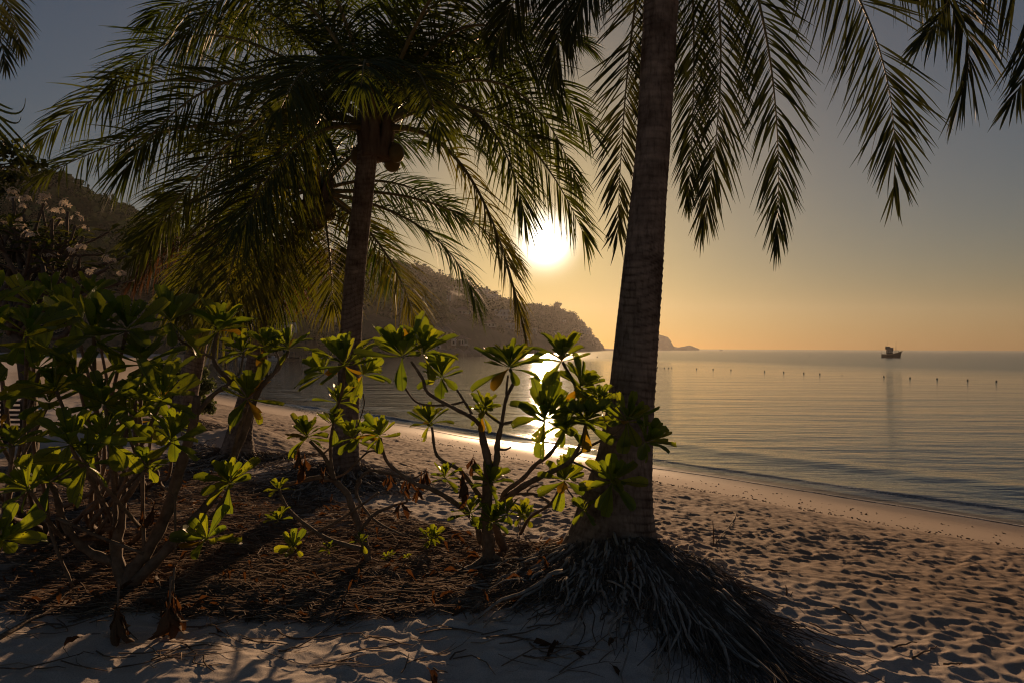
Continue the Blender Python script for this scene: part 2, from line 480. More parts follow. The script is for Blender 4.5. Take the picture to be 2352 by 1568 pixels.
rr = ramp(nt, aw.outputs['Fac'], [(0.0, (0.9, 0.9, 0.9)), (0.55, (0.7, 0.7, 0.7)), (1.0, (0.42, 0.42, 0.42))])
nt.links.new(rr.outputs[0], bs.inputs['Roughness'])
bs.inputs['Specular IOR Level'].default_value = 0.3
bmix = node(nt, 'ShaderNodeMath', _operation='MULTIPLY'); iw = node(nt, 'ShaderNodeMath', _operation='SUBTRACT'); iw.inputs[0].default_value = 1.0
nt.links.new(ad.outputs['Fac'], iw.inputs[1]); nt.links.new(n2.outputs['Fac'], bmix.inputs[0]); nt.links.new(iw.outputs[0], bmix.inputs[1])
bp = node(nt, 'ShaderNodeBump', Strength=0.8, Distance=0.006); nt.links.new(bmix.outputs[0], bp.inputs['Height']); nt.links.new(bp.outputs[0], bs.inputs['Normal'])
nt.links.new(bs.outputs[0], out.inputs[0])
gme.materials.append(m)
sand = obj('sand', gme, kind='structure')

# ================================================================== sea
ss = np.concatenate([np.linspace(0.9, 0.0, 16), np.linspace(-0.02, -3.0, 110), np.linspace(-3.1, -14, 60), np.geomspace(-15, -400, 90), np.geomspace(-430, -40000, 26)])
tt = np.concatenate([-np.geomspace(40000, 40, 20), np.linspace(-38, -12, 20), np.linspace(-11.8, 60, 420), np.linspace(61, 200, 60), np.geomspace(210, 40000, 24)])
SS, TT = np.meshgrid(ss, tt, indexing='ij')
off = shore_off(TT) - SS
SXX = NX * off + TX * TT; SYY = NY * off + TY * TT
# a small breaker just off the edge, wandering along the shore, and a thin sheet running up the sand
cr = -0.75 - 0.35 * (vnoise(TT * 0.22, TT * 0 + 3, 2)) - 0.15 * np.sin(TT * 0.5)
hgt = 0.03 + 0.075 * sstep(0.3, 0.8, fbm(TT * 0.30, TT * 0 + 8, 3, 4))
dlt = SS - cr
wave = hgt * np.where(dlt > 0, np.exp(-(dlt / 0.13) ** 2), np.exp(-(dlt / 0.55) ** 2))
cr2 = -3.4 - 0.6 * vnoise(TT * 0.15, TT * 0 + 1, 6)
wave += 0.05 * np.exp(-((SS - cr2) / 0.7) ** 2)
fine = 0.018 * (fbm(SS * 3.0, TT * 1.1, 4, 3) - 0.45) * np.exp(-np.abs(SS) / 9) * sstep(0.2, -0.6, SS)
lip = np.interp(SS, [-0.5, 0, 0.9], [0, 0.012, 0.012])
runup = 0.55 + 0.5 * (fbm(TT * 0.30, TT * 0 + 5, 3, 9) - 0.45)
SZZ = SEA + wave + fine
film = g_base(SXX, SYY) + 0.010
SZZ = np.where(SS > 0, np.where(SS < runup, film, film - 0.06 - 0.1 * (SS - runup)), SZZ)
blend = sstep(-0.45, 0.0, SS)
SZZ = np.where(SS <= 0, SZZ * (1 - blend) + (SEA + 0.008) * blend, SZZ)
nr, na = SS.shape
ii = np.arange(nr * na).reshape(nr, na)
sq = np.stack([ii[:-1, :-1], ii[:-1, 1:], ii[1:, 1:], ii[1:, :-1]], -1).reshape(-1, 4)
smesh = mesh_np('sea', np.stack([SXX, SYY, SZZ], -1).reshape(-1, 3), sq)
foam = np.exp(-((SS - runup + 0.10) / 0.10) ** 2) * 0.9 + 0.7 * np.exp(-((dlt - 0.10) / 0.10) ** 2) * vnoise(TT * 1.2, SS * 6, 3)
at = smesh.attributes.new('foam', 'FLOAT', 'POINT'); at.data.foreach_set('value', np.clip(foam, 0, 1).ravel().astype(np.float32))
shal = sstep(-2.5, 0.1, SS)
rufv = 0.06 + 0.38 * sstep(-0.35, 0.0, SS) + 0.13 * sstep(-70, -130, SS + 40 * (fbm(TT / 40, SS / 25, 3, 13) - 0.45))
at = smesh.attributes.new('ruffled', 'FLOAT', 'POINT'); at.data.foreach_set('value', rufv.ravel().astype(np.float32))
at = smesh.attributes.new('shallow', 'FLOAT', 'POINT'); at.data.foreach_set('value', shal.ravel().astype(np.float32))
m, nt = new_mat('sea_water')
out = node(nt, 'ShaderNodeOutputMaterial'); bs = node(nt, 'ShaderNodeBsdfPrincipled')
bs.inputs['IOR'].default_value = 1.33; bs.inputs['Roughness'].default_value = 0.06
tc = node(nt, 'ShaderNodeTexCoord')
hsum = None
for sc, (sx, sy), dist, det in ((1.1, (0.22, 1.0), 0.10, 5.0), (5.0, (0.28, 1.0), 0.022, 4.0), (0.30, (0.22, 1.0), 0.22, 4.0)):
    mp = node(nt, 'ShaderNodeMapping'); mp.inputs['Rotation'].default_value = (0, 0, math.radians(-12)); mp.inputs['Scale'].default_value = (sx, sy, 1)
    nt.links.new(tc.outputs['Object'], mp.inputs[0])
    nz = node(nt, 'ShaderNodeTexNoise', Scale=sc, Detail=det, Roughness=0.55, Distortion=0.15); nt.links.new(mp.outputs[0], nz.inputs['Vector'])
    ml = node(nt, 'ShaderNodeMath', _operation='MULTIPLY'); ml.inputs[1].default_value = dist; nt.links.new(nz.outputs['Fac'], ml.inputs[0])
    if hsum is None: hsum = ml
    else:
        ad_ = node(nt, 'ShaderNodeMath', _operation='ADD'); nt.links.new(hsum.outputs[0], ad_.inputs[0]); nt.links.new(ml.outputs[0], ad_.inputs[1]); hsum = ad_
bp = node(nt, 'ShaderNodeBump', Strength=0.75, Distance=1.0); nt.links.new(hsum.outputs[0], bp.inputs['Height'])
nt.links.new(bp.outputs[0], bs.inputs['Normal'])
sh = attr('shallow')
mc = node(nt, 'ShaderNodeMix', _data_type='RGBA'); nt.links.new(sh.outputs['Fac'], mc.inputs['Factor'])
mc.inputs['A'].default_value = (0.018, 0.030, 0.034, 1); mc.inputs['B'].default_value = (0.10, 0.075, 0.055, 1)
fo = attr('foam')
nf = node(nt, 'ShaderNodeTexNoise', Scale=22.0, Detail=4.0, Roughness=0.7); nt.links.new(tc.outputs['Object'], nf.inputs['Vector'])
sft = attr('shallow')
rf = ramp(nt, nf.outputs['Fac'], [(0.42, (0, 0, 0)), (0.62, (1, 1, 1))])
mm = node(nt, 'ShaderNodeMath', _operation='MULTIPLY'); nt.links.new(rf.outputs[0], mm.inputs[0]); nt.links.new(fo.outputs['Fac'], mm.inputs[1])
mf = node(nt, 'ShaderNodeMix', _data_type='RGBA'); nt.links.new(mm.outputs[0], mf.inputs['Factor'])
nt.links.new(mc.outputs['Result'], mf.inputs['A']); mf.inputs['B'].default_value = (0.75, 0.74, 0.72, 1)
nt.links.new(mf.outputs['Result'], bs.inputs['Base Color'])
rg = node(nt, 'ShaderNodeMath', _operation='MULTIPLY_ADD'); nt.links.new(mm.outputs[0], rg.inputs[0]); rg.inputs[1].default_value = 0.6; ruf = attr('ruffled'); nt.links.new(ruf.outputs['Fac'], rg.inputs[2])
nt.links.new(rg.outputs[0], bs.inputs['Roughness'])
nt.links.new(bs.outputs[0], out.inputs[0])
smesh.materials.append(m)
obj('sea', smesh, kind='structure')

# ================================================================== headland
HL = np.array([  # u, depth of waterline, row of the ridge (ground), depth of ridge
    (-900, 110, 470, 300), (-400, 115, 440, 320), (0, 125, 440, 350), (60, 130, 428, 355), (130, 135, 445, 365), (200, 140, 482, 375), (270, 146, 505, 390),
    (340, 152, 535, 405), (430, 160, 560, 430), (560, 172, 580, 480), (700, 190, 598, 530), (860, 220, 617, 600), (940, 236, 636, 640),
    (1010, 250, 652, 690), (1075, 285, 670, 740), (1120, 315, 684, 780), (1160, 350, 696, 820), (1200, 400, 706, 860), (1250, 480, 712, 920),
    (1300, 620, 722, 980), (1330, 740, 738, 1020), (1350, 830, 756, 1050), (1370, 930, 780, 1080), (1388, 1020, 799, 1095), (1412, 1080, 801.5, 1110), (1440, 1115, 803, 1125)], float)
na_, nb_ = 420, 90
ui = np.concatenate([np.linspace(-900, 0, 60, endpoint=False), np.linspace(0, 1440, na_)])
dw = np.interp(ui, HL[:, 0], HL[:, 1]); rv = np.interp(ui, HL[:, 0], HL[:, 2]); dr = np.interp(ui, HL[:, 0], HL[:, 3])
horizon = 799.4 + (ui - 1176) * 0.0048
rz_ = EYE + (horizon - rv) / F * dr
kk = np.linspace(-0.06, 1.9, nb_)
HX = np.empty((len(ui), nb_)); HY = np.empty_like(HX); HZ = np.empty_like(HX)
for j, k in enumerate(kk):
    d = dw + (dr - dw) * k
    HX[:, j] = (ui - 1176) / F * d; HY[:, j] = d
    if k <= 0: prof = SEA - 2 + 0 * rz_ + (k + 0.06) / 0.06 * 2.0
    elif k <= 1:
        e = k ** 0.8
        prof = SEA + (rz_ - SEA) * (0.10 * min(1, k / 0.03) + 0.90 * (e * 0.75 + 0.25 * math.sin(e * math.pi / 2)))
    else: prof = rz_ - (rz_ - SEA + 6) * ((k - 1) / 0.9) ** 1.5
    HZ[:, j] = prof
rel = fbm(HX / 55, HY / 55, 4, 21) - 0.47
amp = np.clip(np.minimum(kk / 0.35, (1.0 - kk) / 0.12 + 0.1), 0, 1)[None, :]
HZ = HZ + rel * 28 * amp * np.clip(rz_ / 70, 0.05, 1)[:, None]
ii = np.arange(HX.size).reshape(HX.shape)
hq = np.stack([ii[:-1, :-1], ii[:-1, 1:], ii[1:, 1:], ii[1:, :-1]], -1).reshape(-1, 4)[:, ::-1]
simple_mat('hill_ground', (0.022, 0.030, 0.018), (0.045, 0.05, 0.034), scale=0.05, rough=0.95, bump=1.5, bscale=0.2)
obj('headland', mesh_np('headland', np.stack([HX, HY, HZ], -1).reshape(-1, 3), hq, MAT['hill_ground']), kind='structure')

def hill_at(u, k):
    """point on the headland's slope: k = 0 at the water, 1 on the ridge"""
    a = np.interp(u, ui, np.arange(len(ui))); b = np.interp(k, kk, np.arange(nb_))
    i = int(min(max(a, 0), len(ui) - 2)); j = int(min(max(b, 0), nb_ - 2)); fa, fb = a - i, b - j
    def bl(A): return (A[i, j] * (1 - fa) + A[i + 1, j] * fa) * (1 - fb) + (A[i, j + 1] * (1 - fa) + A[i + 1, j + 1] * fa) * fb
    return Vector((bl(HX), bl(HY), bl(HZ)))
def hill_px(u, v):
    """point on the headland seen at (u, v)"""
    for k in np.linspace(-0.02, 1.0, 300):
        p = hill_at(u, k)
        row = 799.4 + (u - 1176) * 0.0048 - (p.z - EYE) / p.y * F
        if row <= v: return p, k
    return hill_at(u, 1.0), 1.0


# houses on the headland: column, row of the floor, width, wall height, roof height, kind, label
HOUSES = [
    (89, 436, 22, 5, 9, 'gable', 'brown gabled hut on the hilltop at far left'),
    (586, 742, 26, 26, 3, 'villa', 'tall pale villa with columns behind the left palm trunk'),
    (660, 768, 30, 14, 3, 'flat', 'low pale building by the water between the two left palm trunks'),
    (722, 741, 40, 10, 11, 'hip2', 'wooden house with two pointed roofs between the left palm trunks'),
    (762, 742, 14, 9, 3, 'flat', 'small house with a white balcony left of the middle palm trunk'),
    (920, 668, 30, 4, 6, 'hip', 'long low roof high on the slope beside the hanging frond tip'),
    (950, 673, 12, 7, 1.5, 'flat', 'small white box-shaped house high on the slope'),
    (1030, 694, 14, 16, 4, 'tower', 'narrow tower house with one tall pale window'),
    (1061, 722, 36, 8, 9, 'hip', 'house with broad hipped roof halfway up the slope'),
    (1031, 663, 22, 4, 5, 'hip', 'dark-roofed house just under the ridge'),
    (1058, 668, 20, 5, 3, 'flat', 'grey flat-roofed house just under the ridge'),
    (1105, 678, 30, 10, 2, 'villa', 'white two-storey villa below the ridge'),
    (1130, 688, 24, 10, 2, 'villa', 'white stepped villa right of the two-storey one'),
    (1155, 735, 36, 20, 2.5, 'villa', 'large flat-roofed building with tall columns on the slope'),
    (1173, 757, 22, 12, 2, 'stilt', 'pale house on tall stilts below the columned building'),
    (1124, 752, 26, 9, 7, 'hip', 'house with a lit window above the boulders'),
    (988, 774, 50, 8, 13, 'hip2', 'thatched house with twin roof peaks above the shore'),
    (1022, 775, 30, 9, 12, 'hip', 'thatched house beside the twin-peaked roof'),
    (1002, 804, 20, 12, 7, 'gable', 'small white gabled hut on stilts at the water'),
    (1033, 798, 26, 11, 2, 'flat', 'pale blue-white wall with a stepped top between the shore huts'),
    (1058, 797, 32, 14, 8, 'porch', 'shore hut on stilts with a pale porch and window'),
    (1221, 697, 32, 3.5, 9, 'open', 'long hip-roofed open pavilion on the ridge'),
    (1239, 698, 18, 4.5, 10, 'open', 'pyramid-roofed open pavilion on the ridge near the sun'),
    (1291, 709, 14, 4, 6, 'hip', 'little hipped roof right of the round ridge tree'),
    (1313, 717, 20, 4, 8, 'open', 'pavilion with a deck stepping down the ridge'),
    (1336, 733, 7, 2.5, 8, 'open', 'first of the small spired roofs near the cape'),
    (1342, 735, 7, 2.5, 8, 'open', 'second of the small spired roofs near the cape'),
    (1354, 740, 10, 3.5, 6.5, 'open', 'outermost pointed pavilion at the cape'),
    (1296, 742, 7, 5, 1, 'flat', 'tiny white house on the slope below the ridge pavilions'),
    (1343, 768, 22, 11, 2, 'villa', 'white modern villa with columns on the cape'),
    (1225, 768, 15, 10, 2, 'stilt', 'white house on stilts low on the slope'),
    (1277, 770, 16, 5, 3, 'flat', 'faint grey house low on the cape'),
]
HP = []
for (u, v, w, hw, hr, kind, lab) in HOUSES:
    p, k = hill_px(u, v)
    HP.append(p)
# ------------------------------------------------------------------ the wood on the headland
m, nt = new_mat('wood_foliage')
out = node(nt, 'ShaderNodeOutputMaterial'); bs = node(nt, 'ShaderNodeBsdfPrincipled', Roughness=1.0); bs.inputs['Specular IOR Level'].default_value = 0.0
tc = node(nt, 'ShaderNodeTexCoord'); nz = node(nt, 'ShaderNodeTexNoise', Scale=0.09, Detail=4.0, Roughness=0.75); nt.links.new(tc.outputs['Object'], nz.inputs['Vector'])
r = ramp(nt, nz.outputs['Fac'], [(0.32, (0.014, 0.028, 0.012)), (0.5, (0.032, 0.055, 0.022)), (0.68, (0.075, 0.095, 0.04))])
nt.links.new(r.outputs[0], bs.inputs['Base Color'])
tr = node(nt, 'ShaderNodeBsdfTranslucent'); nt.links.new(r.outputs[0], tr.inputs['Color'])
mx = node(nt, 'ShaderNodeMixShader'); mx.inputs[0].default_value = 0.12
nt.links.new(bs.outputs[0], mx.inputs[1]); nt.links.new(tr.outputs[0], mx.inputs[2]); nt.links.new(mx.outputs[0], out.inputs[0])

def leaf_cloud(centres, radii, per, leaf, flat=0.75, fill=0.35):
    """quads scattered through crowns: (n,3) centres, (n,) radii, per = quads in each crown, leaf = quad size"""
    n = len(centres)
    d = rng.normal(size=(n, per, 3)); d /= np.linalg.norm(d, axis=-1, keepdims=True)
    lump = 1 + 0.28 * np.sin(d[..., 0] * 5 + rng.random((n, 1)) * 9) * np.cos(d[..., 1] * 4 + rng.random((n, 1)) * 9)
    rr_ = radii[:, None] * lump * (1 - fill * rng.random((n, per)) ** 2)
    c = centres[:, None, :] + d * rr_[..., None] * np.array([1, 1, flat])
    nrm_ = d + 0.9 * rng.normal(size=d.shape); nrm_ /= np.linalg.norm(nrm_, axis=-1, keepdims=True)
    a = np.cross(nrm_, rng.normal(size=d.shape)); a /= np.linalg.norm(a, axis=-1, keepdims=True); b = np.cross(nrm_, a)
    sz = (leaf if np.ndim(leaf) == 0 else leaf[:, None]) * (0.5 + 0.9 * rng.random((n, per)))
    sz = sz[..., None]
    V = np.stack([c - a * sz - b * sz * 0.3, c + a * sz * 0.2 - b * sz, c + a * sz + b * sz * 0.35, c - a * sz * 0.25 + b * sz], axis=2).reshape(-1, 3)
    Q = np.arange(len(V)).reshape(-1, 4)
    return V, Q
cs_, rs_ = [], []
for _ in range(4600):
    u = rng.uniform(-260, 1395); k = rng.uniform(0.035, 1.04) ** 0.9
    p = hill_at(u, k)
    if p.z < SEA + 4.5: continue
    r_ = rng.uniform(2.4, 7.0) * (0.65 if k > 0.93 else 1.0)
    if u > 1330: r_ *= 0.5
    uu = 1176 + p.x / p.y * F; vv = 799.4 + (uu - 1176) * 0.0048 - (p.z + r_ * 0.35 - EYE) / p.y * F; rp = r_ / p.y * F
    if any(abs(uu - h[0]) < h[2] * 0.5 + rp * 0.7 and vv - rp * 0.8 < h[1] - 1 and vv + rp > h[1] - h[3] - h[4] and p.y < q.y + 4 for h, q in zip(HOUSES, HP)): continue
    cs_.append((p.x, p.y, p.z + r_ * 0.35)); rs_.append(r_)
V, Q = leaf_cloud(np.array(cs_), np.array(rs_), 64, 0.35 + np.array(rs_) * 0.12, 0.85, 0.45)
obj('hillside_wood', mesh_np('hillside_wood', V, Q, MAT['wood_foliage'], smooth=False), kind='stuff')

# far island behind the big palm
iu = np.array([1440, 1480, 1505, 1515, 1530, 1540, 1550, 1562, 1580, 1592, 1606.0]); iv = np.array([800, 790, 769, 769, 774, 781, 796, 797, 793, 794, 801.0])
fu = np.linspace(1440, 1606, 120); fv = np.interp(fu, iu, iv) + 1.2 * (fbm(fu / 4, fu * 0, 3, 3) - 0.5)
DI = 1750.0
IX, IY, IZ = [], [], []
for k in np.linspace(-1, 1, 21):
    d = DI + k * 110
    e = max(0.0, 1 - k * k) ** 0.6
    IX.append((fu - 1176) / F * d); IY.append(np.full_like(fu, d) + 10 * np.sin(fu / 7))
    IZ.append(SEA - 3 + (EYE + ((799.4 + (fu - 1176) * 0.0048) - fv) / F * DI - SEA + 3) * e + 3 * e * (fbm(fu / 5 + k * 9, fu * 0 + k * 7, 3, 5) - 0.5))
IX, IY, IZ = map(np.array, (IX, IY, IZ))
ii = np.arange(IX.size).reshape(IX.shape)
obj('far_island', mesh_np('far_island', np.stack([IX, IY, IZ], -1).reshape(-1, 3), np.stack([ii[:-1, :-1], ii[:-1, 1:], ii[1:, 1:], ii[1:, :-1]], -1).reshape(-1, 4), MAT['wood_foliage']), kind='structure')

# ------------------------------------------------------------------ haze over the bay
hb = MB(); hb.box((0, 850, 55.0), (4200, 2150, 132.0))
m, nt = new_mat('haze')
out = node(nt, 'ShaderNodeOutputMaterial'); pv = node(nt, 'ShaderNodeVolumePrincipled')
pv.inputs['Color'].default_value = (0.84, 0.82, 0.82, 1); pv.inputs['Density'].default_value = 0.00011; pv.inputs['Anisotropy'].default_value = 0.55
nt.links.new(pv.outputs[0], out.inputs['Volume'])
hz = obj('haze', hb.mesh('haze', m, False), kind='stuff')
# ================================================================== palms
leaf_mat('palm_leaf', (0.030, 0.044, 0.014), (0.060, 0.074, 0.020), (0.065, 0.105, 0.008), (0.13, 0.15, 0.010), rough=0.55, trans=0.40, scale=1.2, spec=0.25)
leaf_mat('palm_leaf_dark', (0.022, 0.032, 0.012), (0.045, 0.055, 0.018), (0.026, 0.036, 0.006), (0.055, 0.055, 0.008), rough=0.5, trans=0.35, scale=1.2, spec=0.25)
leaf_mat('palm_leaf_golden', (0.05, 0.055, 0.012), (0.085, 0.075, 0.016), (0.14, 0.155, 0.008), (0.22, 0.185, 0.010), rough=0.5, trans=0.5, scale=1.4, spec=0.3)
leaf_mat('palm_leaf_dry', (0.055, 0.030, 0.016), (0.10, 0.060, 0.032), (0.13, 0.05, 0.012), (0.17, 0.075, 0.02), rough=0.7, trans=0.3, scale=2.0, spec=0.2)
simple_mat('frond_stalk', (0.11, 0.09, 0.035), (0.22, 0.17, 0.07), scale=5, rough=0.5, bump=0.004)
simple_mat('frond_sheath', (0.09, 0.06, 0.04), (0.19, 0.135, 0.09), scale=14, rough=0.9, bump=0.01, stretch=(1, 1, 0.25))
simple_mat('coconut_husk', (0.10, 0.085, 0.025), (0.20, 0.13, 0.04), scale=6, rough=0.55, bump=0.003)
simple_mat('palm_root', (0.17, 0.14, 0.115), (0.42, 0.37, 0.32), scale=20, rough=0.9, bump=0.003)
simple_mat('root_mat', (0.065, 0.048, 0.036), (0.19, 0.145, 0.11), scale=16, rough=0.95, bump=0.004)
# bark: cracked upright fibres under faint leaf-scar rings
m, nt = new_mat('palm_bark')
out = node(nt, 'ShaderNodeOutputMaterial'); bs = node(nt, 'ShaderNodeBsdfPrincipled', Roughness=0.9); bs.inputs['Specular IOR Level'].default_value = 0.2
tc = node(nt, 'ShaderNodeTexCoord')
def bark_noise(scale, st, det=5.0):
    mp = node(nt, 'ShaderNodeMapping'); mp.inputs['Scale'].default_value = st; nt.links.new(tc.outputs['Object'], mp.inputs[0])
    nz = node(nt, 'ShaderNodeTexNoise', Scale=scale, Detail=det, Roughness=0.65); nt.links.new(mp.outputs[0], nz.inputs['Vector']); return nz
na1 = bark_noise(3.0, (1, 1, 2.5)); na2 = bark_noise(34.0, (1, 1, 0.22)); na3 = bark_noise(9.0, (0.35, 0.35, 5.0))
r1 = ramp(nt, na1.outputs['Fac'], [(0.3, (0.15, 0.112, 0.088)), (0.7, (0.33, 0.26, 0.21))])
r2 = ramp(nt, na2.outputs['Fac'], [(0.34, (0.55, 0.53, 0.51)), (0.5, (0.95, 0.95, 0.95)), (0.7, (1.1, 1.1, 1.1))])
na4 = bark_noise(5.0, (1, 1, 0.7), 6.0)
r3 = ramp(nt, na4.outputs['Fac'], [(0.34, (0.50, 0.46, 0.43)), (0.5, (1.0, 1.0, 1.0)), (0.68, (1.35, 1.35, 1.32))])
ma = node(nt, 'ShaderNodeMix', _data_type='RGBA', _blend_type='MULTIPLY'); ma.inputs['Factor'].default_value = 1
nt.links.new(r1.outputs[0], ma.inputs['A']); nt.links.new(r2.outputs[0], ma.inputs['B'])
mb_ = node(nt, 'ShaderNodeMix', _data_type='RGBA', _blend_type='MULTIPLY'); mb_.inputs['Factor'].default_value = 1
nt.links.new(ma.outputs['Result'], mb_.inputs['A']); nt.links.new(r3.outputs[0], mb_.inputs['B'])
rga = node(nt, 'ShaderNodeAttribute'); rga.attribute_name = 'ring'
mr = node(nt, 'ShaderNodeMix', _data_type='RGBA', _blend_type='MULTIPLY'); nt.links.new(rga.outputs['Fac'], mr.inputs['Factor'])
nt.links.new(mb_.outputs['Result'], mr.inputs['A']); mr.inputs['B'].default_value = (0.42, 0.38, 0.36, 1)
nt.links.new(mr.outputs['Result'], bs.inputs['Base Color'])
b1 = node(nt, 'ShaderNodeBump', Strength=1.0, Distance=0.012); nt.links.new(na2.outputs['Fac'], b1.inputs['Height'])
b2 = node(nt, 'ShaderNodeBump', Strength=0.7, Distance=0.012); nt.links.new(na3.outputs['Fac'], b2.inputs['Height']); nt.links.new(b1.outputs[0], b2.inputs['Normal'])
nt.links.new(b2.outputs[0], bs.inputs['Normal']); nt.links.new(bs.outputs[0], out.inputs[0])

def trunk_mesh(name, pts, radii, ring=0.055, step=0.014, sides=36):
    path = smooth_path(pts, 24)
    seg = np.concatenate([[0], np.cumsum(np.linalg.norm(np.diff(path, axis=0), axis=1))])
    rr_ = np.interp(np.linspace(0, 1, len(path)), np.linspace(0, 1, len(pts)), radii)
    L = seg[-1]; n = int(L / step)
    s = np.linspace(0, L, n)
    c = np.stack([np.interp(s, seg, path[:, k]) for k in range(3)], -1); r = np.interp(s, seg, rr_)
    a = np.linspace(0, 2 * math.pi, sides, endpoint=False)
    T = np.gradient(c, axis=0); T /= np.linalg.norm(T, axis=1, keepdims=True)
    A = np.cross(T, np.array([0, 1.0, 0])); A /= np.linalg.norm(A, axis=1, keepdims=True); B = np.cross(T, A)
    SS_, AA_ = np.meshgrid(s, a, indexing='ij')
    ph = SS_ / ring + 0.45 * np.sin(AA_ + 1) + 0.25 * np.sin(2 * AA_ + SS_ * 3) + 2.4 * fbm(SS_ * 2, np.cos(AA_) * 0.5 + 2, 2, 31)
    saw = ph % 1.0
    am = sstep(0.3, 0.65, fbm(SS_ * 2.5, np.cos(AA_ + 0.5) * 1.2 + 3, 3, 41))
    rel = 1 + (0.010 + 0.034 * am) * (saw ** 2.5) - 0.014 * am * (saw < 0.12) + 0.035 * (fbm(SS_ * 2.2, np.cos(AA_) * 1.5 + 7, 3, 33) - 0.45) + 0.02 * (fbm(SS_ * 4, np.sin(AA_) * 3 + 3, 3, 35) - 0.45)
    flare = np.clip((r - np.median(r)) / np.median(r), 0, 2)[:, None]
    rel = rel + flare * 0.04 * (fbm(SS_ * 1.5, AA_ * 3.0, 3, 37) - 0.45) * np.sin(AA_ / 2) ** 2
    R = r[:, None] * rel
    V = c[:, None, :] + (np.cos(AA_) * R)[..., None] * A[:, None, :] + (np.sin(AA_) * R)[..., None] * B[:, None, :]
    ii = np.arange(n * sides).reshape(n, sides)
    Q = np.stack([ii[:-1], np.roll(ii, -1, 1)[:-1], np.roll(ii, -1, 1)[1:], ii[1:]], -1).reshape(-1, 4)
    me = mesh_np(name, V.reshape(-1, 3), Q[:, ::-1], MAT['palm_bark'])
    at = me.attributes.new('ring', 'FLOAT', 'POINT'); at.data.foreach_set('value', ((np.exp(-(saw / 0.16) ** 2) + np.exp(-((1 - saw) / 0.10) ** 2)) * (0.35 + 0.65 * am)).ravel().astype(np.float32))
    return me

